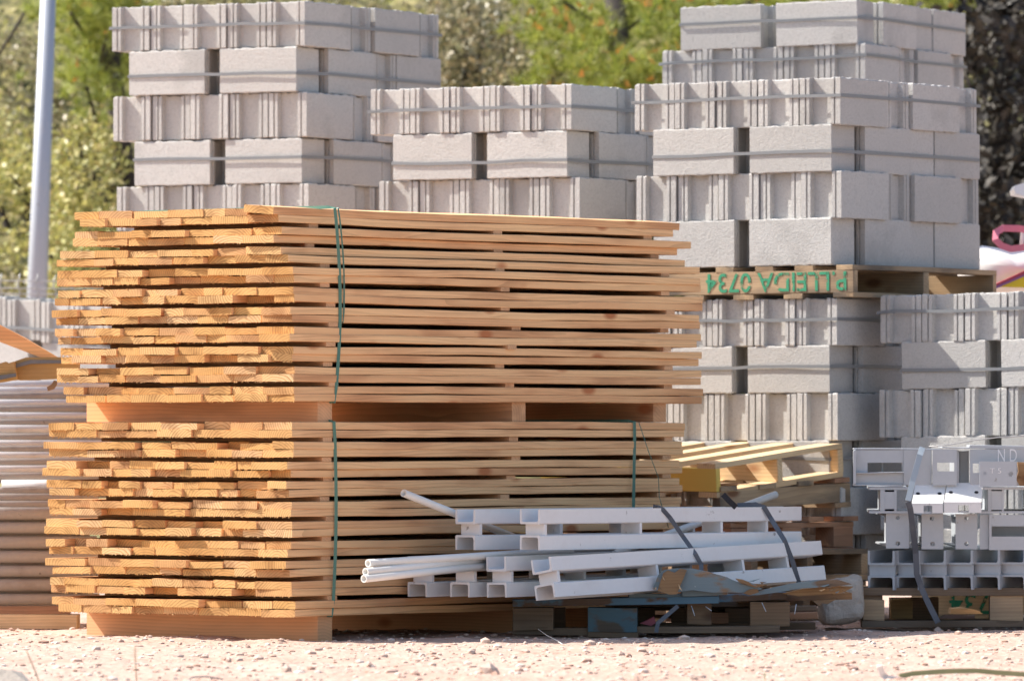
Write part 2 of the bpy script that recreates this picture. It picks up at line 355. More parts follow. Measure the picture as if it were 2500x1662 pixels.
# single larger stones: (px, py of base, size px, words)
for px, py, s, wd in ((1196, 1635, 60, 'largest brown slab of rock standing in the sunny foreground'), (937, 1598, 22, 'small brown stone lying left of the big foreground slab'),
        (1030, 1596, 20, 'reddish pointed stone above the big foreground slab'), (1150, 1590, 30, 'pale knobbly stone on the sunlit edge of the lumber shadow'),
        (1185, 1568, 34, 'long white stone just inside the lumber shadow edge'), (1442, 1572, 34, 'broad white stone on the shadow edge before the blue pallet'),
        (1256, 1603, 22, 'brown stone in the sun right of the big slab'), (435, 1597, 26, 'bright white stone before the middle of the lumber base'),
        (485, 1595, 18, 'second bright pebble right of the white stone by the lumber'), (557, 1608, 24, 'dark reddish flat stone before the lumber stack'),
        (700, 1640, 34, 'white lumpy stone low in the picture below the lumber corner'), (234, 1582, 22, 'brown pyramid shaped stone in front of the left lumber base'),
        (185, 1608, 34, 'pale rounded stone near the left stalk'), (1985, 1572, 26, 'white stone on the sunlit ground before the concrete lump'),
        (2340, 1548, 24, 'sunlit stone on the shadow edge before the right pallet'), (1885, 1618, 20, 'orange brown stone on the open right foreground'),
        (1160, 1534, 26, 'grey stone in the shade beside the blue pallet corner'), (2290, 1534, 26, 'grey stone touching the foot of the right pallet'),
        (2425, 1530, 22, 'shaded grey pebble at the far right pallet foot'), (2090, 1516, 20, 'dark stone under the right corner of the concrete lump'),
        (1990, 1530, 20, 'shiny pale pebble below the concrete lump'), (1710, 1655, 30, 'tan flat stone at the bottom edge of the picture')):
    Y = CH * F / (py - HZ); c = at(px, py, Y); r = s / F * Y * .5
    c.z = gz(c.x, c.y) + r * .25
    mb = MB(); mb.add(stone_verts(c, r, .7, random.Random(px)), ICO[1])
    tag(mb.build('stone', M_stone, Matrix.Translation(c)), wd, 'stone', 'larger stones on the ground')
# big pale slab at the lower left corner
c = at(30, 1668, 21.9); mb = MB(); mb.add([Vector((c.x - .12, c.y, -.02)), Vector((c.x + .07, c.y - .02, -.02)), Vector((c.x + .05, c.y + .2, -.02)), Vector((c.x - .14, c.y + .2, -.02)),
    Vector((c.x - .12, c.y + .04, .042)), Vector((c.x - .01, c.y + .03, .034)), Vector((c.x + .02, c.y + .16, .022)), Vector((c.x - .12, c.y + .17, .045))],
    [(3, 2, 1, 0), (4, 5, 6, 7), (0, 1, 5, 4), (1, 2, 6, 5), (2, 3, 7, 6), (3, 0, 4, 7)])
tag(mb.build('stone', M_lump, Matrix.Translation(c)), 'blurred pale slab in the lower left corner', 'stone', 'larger stones on the ground')

# ------------------------------------------------------------------ concrete blocks
BL, BW, BH = .395, .194, .197
def block_mesh(seed, plain=False):
    rg = random.Random(seed)
    e = [(0, 0), (0, .023), (.008, .0255), (.008, .029), (0, .0315), (0, .045), (.024, .050), (.024, .144), (0, .149), (0, .1625), (.008, .165), (.008, .1685), (0, .171), (0, BW)]
    if plain == 1: e = [(0, 0), (0, BW)]
    e0 = [(0, 0), (0, BW)] if plain else e
    p = [(x, y) for x, y in e0][::-1]              # x=0 end, from y=BW down to 0
    p = p + [(BL - x, y) for x, y in e]           # along to far end
    out = []
    for i in range(len(p)):
        a, b_ = p[i], p[(i + 1) % len(p)]; L = math.hypot(b_[0] - a[0], b_[1] - a[1]); k = max(1, int(L / .016))
        for j in range(k):
            t = j / k; out.append((a[0] + (b_[0] - a[0]) * t + rg.uniform(-.0003, .0003) * (j == 0), a[1] + (b_[1] - a[1]) * t + rg.uniform(-.0003, .0003) * (j == 0)))
    n = len(out); V = []
    zs = [0, .004, BH - .006, BH]
    for zi, z in enumerate(zs):
        for x, y in out:
            ins = .0025 + rg.uniform(-.002, .0015) if zi in (0, 3) else 0
            cx, cy = BL / 2, BW / 2
            V.append((x - math.copysign(ins, x - cx), y - math.copysign(ins, y - cy), z + (rg.uniform(-.004, .0025) if zi == 3 else rg.uniform(-.0015, .0015) if zi == 0 else 0)))
    Fc = [tuple(range(n)), tuple(range(3 * n, 4 * n))[::-1]]
    for r_ in range(3):
        for i in range(n): Fc.append((r_ * n + (i + 1) % n, r_ * n + i, (r_ + 1) * n + i, (r_ + 1) * n + (i + 1) % n))
    me = mk('concrete_block', V, Fc)
    bm = bmesh.new(); bm.from_mesh(me); bmesh.ops.triangulate(bm, faces=[f for f in bm.faces if len(f.verts) > 4]); bmesh.ops.recalc_face_normals(bm, faces=bm.faces[:]); bm.to_mesh(me); bm.free()
    return me
BM = [block_mesh(s) for s in range(5)]; BP = [block_mesh(10 + s, 1) for s in range(3)]; BH_ = [block_mesh(20 + s, 2) for s in range(4)]
for me in BM + BP + BH_: me.materials.append(M_conc)

TH = R(32.7)
U0 = Vector((-math.cos(TH), math.sin(TH), 0)); V0 = Vector((math.sin(TH), math.cos(TH), 0))
brnd = random.Random(3)
def tower(tname, cx, Yc, layers, su=0.0, sv=0.0, group='concrete blocks', rot=0.0, ncols=5, front_from=0, side=True, plainB=False):
    """cx: photo column of the nearest corner; layers: list of (kind, y of layer's bottom at the corner, dx metres, strap?, words, n side blocks)"""
    Rz = Matrix.Rotation(rot, 3, 'Z'); u = Rz @ U0; v = Rz @ V0
    for kind, yb, dx, strap, words, nside in layers:
        C = at(cx, yb, Yc); C.x += dx; C = C.copy()
        j = lambda s_=.004: brnd.uniform(-s_, s_)
        def P(a, b_, h=0): return C + u * a + v * b_ + Vector((0, 0, su * a + sv * b_ + h))
        tu = (u + Vector((0, 0, su))).normalized(); tv = (v + Vector((0, 0, sv))).normalized()
        items = []
        if kind == 'A':
            pos = 0
            for i in range(front_from, ncols): items.append((P(i * .202 + j(.002), j(.005)), tv, 'end-on', ncols - i, 'front', 0))
            if nside > 0: items.append((P(.0 + j(.003) + .012, .402 + BW), tu, 'end-on', 2, 'side', 0))
            if nside > 1: items.append((P(.0 + j(), .61), tv, 'long', 3, 'side', 0))
            if nside > 2: items.append((P(.014 + j(), 1.01 + BW), tu, 'end-on', 4, 'side', 0))
            up = None
        else:
            if front_from < 1: items.append((P(.03, BW + j(.004)), tu, 'long', 2, 'front', 0))
            if ncols > 2: items.append((P(.03 + BL + .078, BW + j(.004)), tu, 'long', 1, 'front', 0))
            if nside > 0: items.append((P(.0, .228), tv, 'long', 2, 'side', 0))
            items.append((P(.402, .232), tv, 'hid', 0, 'gap', 0))
            if nside > 1: items.append((P(.004, .628 + BW), tu, 'end-on', 3, 'side', 1 if plainB else 0))
            if nside > 2: items.append((P(.0, .826), tv, 'long', 4, 'side', 0))
        for org, xd, how, k, where, pl in items:
            if nside == 0 and where == 'side': continue
            me = brnd.choice(BH_ if (kind == 'B' and where == 'front' and k == 2) else BP if pl else BM)
            fr = frame(org, xd); zt = Vector((0, 0, 1)); fr = frame(org, (xd + Vector((0, 0, j(.003)))), zt)
            o = link('concrete_block', me, fr)
            if where == 'front':
                if kind == 'A': lb = '%s end-on block from left, %s of %s' % (ORD[k], words, tname)
                else: lb = '%s long-side block, front of %s of %s' % ('left' if k == 1 else 'right', words, tname)
            elif where == 'gap': lb = 'shaded inner block behind the gap, %s of %s' % (words, tname)
            else: lb = '%s block back along right side, %s of %s' % (ORD[k], words, tname)
            tag(o, lb, 'concrete block', group)
        if strap:
            hh = BH * strap; wv = .0045; pts = []
            rt = 1.21 if nside > 2 else (.25 + .4 * nside)
            if kind == 'A': w0 = ncols * .202; path = [(w0 + wv, .25), (w0 + wv, -wv)] + [(w0 * (1 - k / 10), -wv) for k in range(1, 10)] + [(-wv, -wv), (-wv, .3), (-wv, .6), (-wv, rt - .01), (.08, rt + .004)]
            else: w0 = .03 + 2 * BL + .078; path = [(w0 + wv, .18), (w0 + wv, -wv), (w0 * .8, -wv), (w0 * .55, -wv), (w0 * .45, -wv), (.25, -wv), (.03 - wv, -wv - .002), (-wv, .235), (-wv, .6), (-wv, rt), (.08, rt + .03)]
            base = [P(a, b_, hh + j(.004) ) for a, b_ in path]
            o = tube_poly('strap', base, 0, M_strap, seg=4, flat=(.0066, .0015))
            tag(o, 'thin grey strap round the %s of %s' % (words, tname), 'strap', 'straps round block layers')
        yb  # noqa

tower('the left block tower', 743, 30.6, [
    ('A', 112, .0, .52, 'top layer', 3), ('B', 223, -.012, .42, 'second layer', 3), ('A', 334, .008, None, 'third layer', 3),
    ('B', 446, .012, .58, 'fourth layer', 3), ('A', 557, .02, None, 'fifth layer', 3)], rot=R(3.2))
tower('the middle block tower', 1393, 29.75, [
    ('A', 317, .0, .52, 'top layer', 2), ('B', 431, .01, .36, 'second layer', 2), ('A', 545, .04, None, 'third layer', 2)], su=-.002, rot=R(2.5))
T3Y = 28.95
tower('the right tower above the lettered pallet', 2051, T3Y, [
    ('A', 304, .0, .62, 'top layer', 3), ('B', 418, -.01, .42, 'second layer', 3), ('A', 532, .008, None, 'third layer', 3), ('B', 646, -.01, None, 'fourth layer', 3)], su=-.006, plainB=True, rot=R(0))
tower('the tower peeking up behind', 2108, 31.2, [
    ('B', 106, .0, .60, 'top layer', 3), ('A', 213, .01, .72, 'second layer', 3)], su=-.015, plainB=True, group='concrete blocks', rot=R(7))
tower('the right tower under the lettered pallet', 2047, T3Y, [
    ('A', 843, -.008, .55, 'top layer', 3), ('B', 958, -.012, .55, 'second layer', 3), ('A', 1075, .0, None, 'third layer', 3), ('B', 1190, -.012, .62, 'fourth layer', 3),
    ('A', 1305, .012, None, 'fifth layer', 3), ('B', 1420, 0.0, None, 'lowest layer', 3)], su=-.004)
tower('the far right block stack', 2670, 28.45, [
    ('A', 825, .0, .66, 'top layer', 1), ('B', 940, .0, .40, 'second layer', 1), ('A', 1060, .0, None, 'third layer', 1), ('B', 1175, 0, None, 'fourth layer', 1), ('A', 1290, 0, None, 'fifth layer', 1), ('B', 1404, 0, None, 'lowest layer', 1)], su=-.017)
tower('the leaning far left block stack', 262, 33.3, [
    ('A', 842, .0, .26, 'top layer', 1), ('B', 946, .02, None, 'second layer', 1)], su=.062)

# ------------------------------------------------------------------ lumber packs
AL = R(38)
UL = Vector((-math.cos(AL), math.sin(AL), 0)); VL = Vector((math.sin(AL), math.cos(AL), 0))
LC = at(715, 1040, 26.1); LC.z = 0
def board_mesh(L, W, T, rg, detail):
    n = 13 if detail else 3; V = []; Fc = []; mi = []
    bow = rg.uniform(-.004, .004); ph = rg.uniform(0, 6); sk = rg.uniform(-.008, .008); ck = rg.uniform(-.003, .003)
    c = .0022; prof = [(c, 0), (W - c, 0), (W, c), (W, T - c), (W - c, T), (c, T), (0, T - c), (0, c)]
    for i in range(n):
        t = i / (n - 1); x = L * t; dz = bow * math.sin(math.pi * t) + (.0016 * math.sin(t * 9 + ph) + .0008 * math.sin(t * 31 + ph * 2)) * (1 if detail else 0)
        for y, z in prof: V.append((x + (sk * y / W if i == 0 else 0), y + (.0015 * math.sin(t * 14 + ph) if detail and y < .01 else 0), z + dz + ck * y / W))
        if i:
            a = (i - 1) * 8; b_ = i * 8
            for k in range(8): Fc.append((a + k, b_ + k, b_ + (k + 1) % 8, a + (k + 1) % 8)); mi.append(0)
    Fc.append(tuple(range(8))); mi.append(1); e = (n - 1) * 8; Fc.append(tuple(range(e, e + 8))[::-1]); mi.append(1)
    for s_ in range(rg.randint(14, 26)):            # torn fibres along the saw cut
        y = rg.uniform(.0, W - .006); w = rg.uniform(.001, .0035); l = rg.uniform(.002, .009); k = len(V); low = rg.random() < .8
        z = .0005 if low else T - .0005; dz = -1 if low else .6
        V += [(-.0005, y, z), (-.0005, y + w, z), (-.004 * rg.random() - .001, y + w / 2 + rg.uniform(-.003, .003), z + dz * l * .8), (.006, y + w / 2, z - dz * .001)]
        Fc += [(k, k + 1, k + 2), (k + 1, k + 3, k + 2), (k + 3, k, k + 2)]; mi += [1, 1, 1]
    if False:
        y = rg.uniform(0, W - .05); k = len(V)
        V += [(-.001, y, T * .2), (-.001, y + .045, T * .1), (-.010, y + .03, -.004), (.001, y + .02, T * .4)]
        Fc += [(k, k + 1, k + 2), (k + 1, k + 3, k + 2), (k + 3, k, k + 2)]; mi += [1, 1, 1]
    me = mk('board', V, Fc, mi); bm = bmesh.new(); bm.from_mesh(me); bmesh.ops.recalc_face_normals(bm, faces=bm.faces[:]); bm.to_mesh(me); bm.free()
    me.materials.append(M_side); me.materials.append(M_end); return me

BT = .0287; GAP = .0172; PITCH = BT * 2 + GAP
lr = random.Random(21)
def pack(which, ztop, uo, wd, ln, tw=0.0, slope=0.0):
    """uo: offsets of the right edge along u per row (20), wd widths, ln lengths"""
    for r_ in range(20):
        pair, sub = divmod(r_, 2); z = ztop - pair * PITCH - (sub + 1) * BT
        a = uo[r_]; W = wd[r_]; widths = []; tot = 0
        while tot < W - .06:
            w = lr.choice((.15, .155, .15, .165, .18, .13, .11, .175, .10)); 
            if W - tot - w < .07: w = min(.2, W - tot)
            widths.append(w); tot += w
        slack = (W - tot); n = len(widths); gaps = [0] * n
        for _ in range(2 if lr.random() < .5 else 1): gaps[lr.randrange(n)] += lr.uniform(.002, .009)
        for i, w in enumerate(widths):
            pro = lr.gauss(0, .0045) + (-.02 if lr.random() < .08 else 0) + (lr.uniform(.02, .07) if lr.random() < .13 and 0 < i < n - 1 else 0)
            L = ln[r_] - max(0, pro) + lr.uniform(-.06, .02) * (i > 0) - .05 * (i > 0)
            t_ = lr.choice((BT, BT, BT - .001, BT - .003, BT - .004)) if i else BT - .0005
            rise = slope * a
            org = LC + UL * a + VL * pro + Vector((0, 0, z + rise + tw * a))
            xd = VL + Vector((0, 0, 0)) + UL * lr.uniform(-.0012, .0012)
            # board local: x along length, y = z cross x = UL
            tilt = Vector((0, 0, 1)) + UL * (lr.uniform(-.008, .008) + (-.105 if (r_ == 0 and i == 0 and which == 'upper') else 0))
            o = link('board', board_mesh(L, w - .0016, t_, random.Random(lr.random()), i == 0), frame(org, xd, tilt))
            tag(o, '%s board from left, %s row of %s pair, %s lumber pack' % (ORD[n - i], 'top' if sub == 0 else 'bottom', ORD[pair + 1], which), 'board', 'sawn boards in the %s lumber pack' % which)
            a += w + gaps[i]
        if sub == 1 and pair < 9:
            for k, (pv, nm) in enumerate(((.19, 'left'), (1.30, 'middle'), (2.32, 'right'))):
                pv += lr.uniform(-.07, .07) if k == 1 else lr.uniform(-.03, .02)
                mb = MB(); w0 = uo[r_]
                M = frame(LC + VL * pv + UL * (w0 + lr.uniform(-.006, .012)) + Vector((0, 0, z - GAP + .0004)), UL)
                mb.box((0, -.055, 0), (W - lr.uniform(.08, .13), 0, GAP - .0008), M)
                tag(mb.build('spacer_strip', M_bearer, M), '%s spacer strip under %s pair of %s lumber pack' % (nm, ORD[pair + 1], which), 'spacer', 'spacer strips between the board pairs')
sc_u = 513.0
# per-row silhouette read from the photograph: (right edge column, left edge column, far end column)
upr = [(679, 187, 1667), (680, 207, 1643), (688, 182, 1686), (678, 182, 1662), (692, 146, 1676), (704, 130, 1708), (718, 138, 1712), (716, 137, 1712), (714, 143, 1716), (716, 141, 1716),
       (716, 139, 1713), (716, 139, 1713), (718, 143, 1712), (720, 146, 1712), (716, 148, 1712), (714, 148, 1708), (716, 150, 1712), (718, 140, 1712), (716, 156, 1716), (718, 156, 1714)]
lor = [(714, 124, 1672), (714, 118, 1672), (718, 113, 1664), (717, 111, 1668), (712, 115, 1668), (708, 106, 1664), (706, 117, 1664), (706, 122, 1668), (712, 114, 1664), (712, 114, 1660),
       (714, 110, 1660), (714, 112, 1660), (710, 117, 1660), (708, 120, 1660), (706, 116, 1660), (708, 116, 1660), (712, 122, 1660), (714, 121, 1660), (720, 131, 1655), (718, 146, 1655)]
def rows(tab):
    uo, wd, ln = [], [], []
    for r_, l, f_ in tab:
        # solve u offset of the right edge and of the left edge, and length of the outer board
        def u_of(px):
            k = (px - 1250) / F; # X = k*Y with X=LC.x+UL.x*a, Y=LC.y+UL.y*a
            return (k * LC.y - LC.x) / (UL.x - k * UL.y)
        a = u_of(r_); b_ = u_of(l); k = (f_ - 1250) / F; o = LC + UL * a
        uo.append(a); wd.append(b_ - a); ln.append((k * o.y - o.x) / (VL.x - k * VL.y))
    return uo, wd, ln
ZT_U = CH + (HZ - 505) / F * 26.1; ZT_L = CH + (HZ - 1030) / F * 26.1
pack('upper', ZT_U, *rows(upr)); pack('lower', ZT_L, *rows(lor))
zub = ZT_U - 10 * BT * 2 - 9 * GAP; zlb = ZT_L - 10 * BT * 2 - 9 * GAP
for zb, zt, nm in ((ZT_L + .0005, zub - .0005, 'between the two lumber packs'), (-.02, zlb - .0005, 'under the lower lumber pack')):
    for pv, w0 in ((.17, 'left'), (1.36, 'middle'), (2.28, 'right')):
        M = frame(LC + VL * pv + UL * .02 + Vector((0, 0, zb)), UL); mb = MB(); mb.box((0, -.085, 0), (1.16, 0, zt - zb), M)
        tag(mb.build('bearer', M_bearer, M), '%s square timber bearer %s' % (w0, nm), 'bearer', 'timber bearers of the lumber packs')
# green straps round the packs
def lp(a, b_, z): return LC + UL * a + VL * b_ + Vector((0, 0, z))
def band(pv, z0, z1, nm, w=.006, dv=0.0, bow=.0, u0=0.0):
    e = -.006 + u0
    pts = [lp(1.0, pv + .02, z1 + .004), lp(.5, pv + .01, z1 + .005), lp(e + .03, pv, z1 + .005), lp(e + .0, pv, z1 + .001)]
    for k in range(1, 12):
        t = k / 12; pts.append(lp(e - .002, pv + dv * t + bow * math.sin(math.pi * t), z1 + (z0 - z1) * t))
    pts += [lp(e, pv + dv, z0), lp(.4, pv + dv, z0 - .003)]
    o = tube_poly('green_strap', pts, w, M_gstrap, seg=4, flat=(w, .0012))
    tag(o, nm, 'strap', 'green straps round the lumber')
band(.24, zub, ZT_U, 'green strap down the left part of the upper lumber pack', .006, -.0, .03, 0)
band(.26, zub + .3, ZT_U, 'thin slack green strap beside the upper pack strap', .003, .03, .015, 0)
band(.235, zlb - .0, ZT_L, 'green strap down the left part of the lower lumber pack', .006, -.01, .015)
band(2.12, zlb, ZT_L, 'green strap near the right end of the lower lumber pack', .006, -.02, .0)
o = tube_poly('green_strap', [lp(-.02, 2.13, ZT_L), lp(-.04, 2.17, ZT_L - .12), lp(-.05, 2.22, ZT_L - .22), lp(-.04, 2.24, ZT_L - .3), lp(-.04, 2.3, ZT_L - .42)], .0016, M_gstrap, seg=5)
tag(o, 'loose thin green cord hanging beside the right lower strap', 'strap', 'green straps round the lumber')

# ------------------------------------------------------------------ planks helper and pallets
def plank(parent, M, L, W, T, mat, name='board', warp=.002, seed=None, endmat=None):
    rg = random.Random(seed if seed is not None else rnd.random()); n = 5; V = []; Fc = []; ph = rg.uniform(0, 6)
    for i in range(n):
        t = i / (n - 1); dz = warp * math.sin(t * 4 + ph); dx = rg.uniform(-.003, .003) if i in (0, n - 1) else 0
        V += [(L * t + dx, 0, dz), (L * t - dx, W, dz), (L * t - dx, W, T + dz), (L * t + dx, 0, T + dz)]
        if i:
            a = (i - 1) * 4; b_ = i * 4
            for k in range(4): Fc.append((a + k, b_ + k, b_ + (k + 1) % 4, a + (k + 1) % 4))
    Fc.append((0, 1, 2, 3)); e = (n - 1) * 4; Fc.append((e + 3, e + 2, e + 1, e))
    me = mk(name, V, Fc); bm = bmesh.new(); bm.from_mesh(me); bmesh.ops.recalc_face_normals(bm, faces=bm.faces[:])
    bmesh.ops.bevel(bm, geom=bm.edges[:], offset=.0012, segments=1, affect='EDGES'); bm.to_mesh(me); bm.free()
    return link(name, me, M, parent, (mat,))

def text_mesh(txt, size, depth=.0006, off=0.0):
    cu = bpy.data.curves.new('lettering', 'FONT'); cu.body = txt; cu.size = size; cu.extrude = depth; cu.align_x = 'LEFT'; cu.offset = off
    ob = bpy.data.objects.new('tmp', cu); COL.objects.link(ob); bpy.context.view_layer.update()
    dg = bpy.context.evaluated_depsgraph_get(); me = bpy.data.meshes.new_from_object(ob.evaluated_get(dg)); bpy.data.objects.remove(ob); bpy.data.curves.remove(cu)
    me.name = 'lettering'; return me

def stringer_pallet(name, label, C, u, v, LU, LV, mats, sz=.09, bt=.018, nb=6, nbb=4, up=None, group=None, nstr=3, text=None, tsize=.1, smat=None, topn=None, tw=.03, ext=0):
    """pallet with stringers along u at several v; deck boards along v. C = lowest nearest corner"""
    r_ = thing(name, label, 'pallet', C, group); up = up or Vector((0, 0, 1)); md, ms = mats
    u = u.normalized(); v = v.normalized(); up = v.cross(u).normalized(); up = up if up.z > 0 else -up
    P = lambda a, b_, z: C + u * a + v * b_ + up * z
    bw = .095
    for i in range(nbb):
        a = (LU - bw) * i / (nbb - 1); M = frame(P(a, 0, 0), v, up); plank(r_, M, LV, bw, bt, md, 'bottom_board')
    for i in range(nstr):
        b_ = (LV - tw) * i / (nstr - 1)
        M = frame(P(0, b_ + tw, bt + .0005), u, up); s_ = plank(r_, M, LU, tw, sz, (smat or ms) if i == 0 else ms, 'stringer', warp=.0008)
        if i == 0 and text:
            me = text_mesh(text, tsize, off=.0011)
            zt = bt + sz * .5 + tsize * .36
            # letters read upside down: local x runs along u (to the left), local y points down
            zx = u; zy = -up; zz = zx.cross(zy)
            M2 = Matrix((zx, zy, zz)).transposed().to_4x4(); M2.translation = P(.025, -.0016, zt)
            link('lettering', me, M2, s_, (M_green,))
    for i in range(nb):
        a = (LU - bw) * i / (nb - 1); M = frame(P(a, -ext, bt + sz + .001), v, up); plank(r_, M, LV + ext, bw * rnd.uniform(.85, 1.05), bt, md, 'deck_board')
    return r_
# pallet between the right towers, with upside-down green lettering
su3 = -.006
uT = U0 + Vector((0, 0, su3)); C = at(2083, 726, T3Y - .06)
stringer_pallet('pallet', 'stained pallet with upside-down green lettering between the right block towers', C, uT, V0, 1.06, 1.24, (M_pal, M_pal), sz=.093, bt=.021, nb=6, nbb=5, nstr=3, text='P.LLEIDA 0734', tsize=.112, ext=.0, tw=.04)
# pale pallet tilted, centre right
UP_ = Vector((-.75, .66, 0)); VP_ = Vector((.66, .75, 0))
C = at(1750, 1214, 28.35)
stringer_pallet('pallet', 'pale new pallet with a yellow end tilted on the pallets beside the lumber', C, UP_ + Vector((0, 0, .022)), VP_ + Vector((0, 0, .095)), .95, .83, (M_palnew, M_palnew), sz=.095, bt=.022, nb=5, nbb=4, nstr=3, smat=M_yellow, tw=.03)
# brown pallet under it
C = at(1750, 1282, 28.38); rp = thing('pallet', 'brown heavy pallet with a thick side beam under the pale pallet', 'pallet', C)
uu, vv = UP_, (VP_ + Vector((0, 0, .045))).normalized(); up = vv.cross(uu); up = up if up.z > 0 else -up
P = lambda a, b_, z: C + uu * a + vv * b_ + up * z
plank(rp, frame(P(-.02, 0, .055), vv, up) , .85, .04, .078, M_pal, 'side_beam')
plank(rp, frame(P(.8, 0, .055), vv, up), .85, .04, .078, M_pal, 'side_beam')
for b_ in (0, .25, .5, .74): plank(rp, frame(P(-.03, b_ + .1, .135), uu, up), .95, .1, .02, M_palred if b_ > .7 else M_pal, 'deck_board')
for b_ in (.02, .38, .74): plank(rp, frame(P(-.03, b_ + .1, .034), uu, up), .95, .1, .02, M_pal, 'bottom_board')
# reddish pallet under that
C = at(1785, 1352, 28.4); rp = thing('pallet', 'reddish block pallet beneath the brown pallet beside the grey blocks', 'pallet', C)
P = lambda a, b_, z: C + uu * a + VP_ * b_ + Vector((0, 0, z))
for a in (0, .42, .82):
    plank(rp, frame(P(a, 0, .105), VP_), .80, .1, .02, M_palred, 'stringer_board')
    plank(rp, frame(P(a, 0, .0), VP_), .80, .1, .02, M_palred, 'bottom_board')
    for b_ in (0, .33, .67): plank(rp, frame(P(a, b_, .021), VP_), .13, .1, .083, M_palred, 'spacer_block', warp=0)
for b_ in (0, .23, .46, .69): plank(rp, frame(P(-.02, b_ + .12, .127), uu), .96, .1, .02, M_palred, 'deck_board')
# lowest pallet, its lid board to the right of the white steel
C = at(1762, 1504, 28.3)
r2 = stringer_pallet('pallet', 'brown pallet with an open dark side between white steel and concrete lump', C + Vector((.1, 0, 0)), UP_, VP_, .9, .78, (M_pal, M_pal), sz=.09, bt=.022, nb=5, nbb=3, nstr=3, tw=.04)
for k_, dz in ((1, .135),):
    r3 = stringer_pallet('pallet', 'second brown pallet stacked on the lowest one behind the white steel', C + Vector((.12, .0, .138)), UP_, VP_, .9, .76, (M_pal, M_pal), sz=.085, bt=.022, nb=5, nbb=3, nstr=3, tw=.04)
del k_, dz

# ------------------------------------------------------------------ battened channel frames
def uprof(w=.1, h=.056, t=.008, inv=False, r=.008):
    """U profile in local (y,z): y from 0..w, z 0..h, web at bottom"""
    o = [(0, h), (0, r * .5), (r * .5, 0), (w - r * .5, 0), (w, r * .5), (w, h), (w - t, h), (w - t - .001, t + r), (w - t - r * .4, t + r * .35), (w - t - r, t), (t + r, t), (t + r * .4, t + r * .35), (t + .001, t + r), (t, h)]
    if inv: o = [(y, h - z) for y, z in o]
    return o
def batten_frame(label, P0, P1, L=None, roll=0.0, mat=M_white, w=.1, h=.056, gap=.042, bat=(.05, .45, .85, 1.1), group=None, name='channel_girder', cat='steel girder', bh=None):
    """P0/P1: top edge of the near flange at both ends; frame hangs below and to the left of that line"""
    x = (P1 - P0); L = L or x.length; x.normalize()
    up = Matrix.Rotation(roll, 3, x) @ Vector((0, 0, 1)); Mx = frame(P0, x, up); y = Mx.col[1].xyz; z = Mx.col[2].xyz
    H = 2 * h + gap; org = P0 - z * H
    r_ = thing(name, label, cat, org, group)
    link('channel', extrude_mesh('channel', uprof(w, h), L), frame(org + z * (h + gap), x, up), r_, (mat,))
    link('channel', extrude_mesh('channel', uprof(w, h, inv=True), L), frame(org, x, up), r_, (mat,))
    for s_ in bat:
        if s_ > L - .02: continue
        mb = MB(); M = frame(org + x * s_ + z * (h + .0004), x, up); mb.box((0, .003, 0), (.014, w - .003, gap - .0008), M); mb.build('batten_plate', mat, M, r_)
    return r_
GW = 'white battened steel frames on the blue pallet'
batten_frame('white steel frame at front of the upper layer on the blue pallet', at(1318, 1243, 26.35), at(1957, 1236, 27.54), bat=(.03, .59, 1.08, 1.36), group=GW)
dA = (at(1957, 1236, 27.54) - at(1318, 1243, 26.35)).normalized()
P = at(1160, 1243, 26.47); batten_frame('white steel frame at back of the upper layer, its end near the poking tube', P, P + dA * 1.5, bat=(.03, .5, .9, 1.3), group=GW)
dB = (at(2004, 1319, 27.47) - at(1343, 1358, 26.28))
batten_frame('front white steel frame of the lower layer, tilted, nearest the broken blue plank', at(1343, 1358, 26.28), at(2004, 1319, 27.47), roll=R(-9), bat=(.03, .60, 1.11, 1.38), group=GW)
dB2 = (dA + dB.normalized()).normalized()
for px, Y, wd, rl in ((1235, 26.36, 'second white steel frame from right in the lower layer', -1), (1146, 26.43, 'third white steel frame from right, lower layer, tubes entering it', 0), (1042, 26.52, 'leftmost white steel frame of the lower layer under the tubes', 0)):
    P = at(px, 1358, Y); batten_frame(wd, P, P + dB2 * 1.5, roll=R(rl), bat=(.03, .45, .9, 1.3), group=GW)

# white tubes
def ring_tube(label, P0, P1, r=.0145, t=.0035, mat=M_tube, name='tube', group='slim white tubes', cat='tube', seg=20, M=None):
    x = P1 - P0; L = x.length; V = []; Fc = []
    for X in (0, L):
        for rr in (r, r - t):
            for k in range(seg): a = 2 * math.pi * k / seg; V.append((X, rr * math.cos(a), rr * math.sin(a)))
    q = lambda e, w, k: (e * 2 + w) * seg + k % seg
    for k in range(seg):
        Fc += [(q(0, 0, k), q(0, 0, k + 1), q(1, 0, k + 1), q(1, 0, k)), (q(0, 1, k + 1), q(0, 1, k), q(1, 1, k), q(1, 1, k + 1)),
               (q(0, 0, k + 1), q(0, 0, k), q(0, 1, k), q(0, 1, k + 1)), (q(1, 0, k), q(1, 0, k + 1), q(1, 1, k + 1), q(1, 1, k))]
    me = mk(name, V, Fc)
    for i, p in enumerate(me.polygons): p.use_smooth = (i % 4) < 2
    bm = bmesh.new(); bm.from_mesh(me); bmesh.ops.recalc_face_normals(bm, faces=bm.faces[:]); bm.to_mesh(me); bm.free()
    return tag(link(name, me, frame(P0, x), None, (mat,)), label, cat, group)
ring_tube('top white tube of the three jutting left from the steel frames', at(898, 1374, 25.98), at(1395, 1343, 26.82))
ring_tube('middle white tube of the three jutting left from the steel frames', at(892, 1395, 25.94), at(1200, 1364, 26.52))
ring_tube('bottom white tube of the three jutting left from the steel frames', at(888, 1412, 25.92), at(1200, 1379, 26.50))
ring_tube('single white tube poking up to the left above the frames', at(985, 1203, 26.40), at(1310, 1333, 27.02))
ring_tube('white tube poking up to the right behind the dark strap end', at(1893, 1207, 27.95), at(1500, 1352, 27.0))

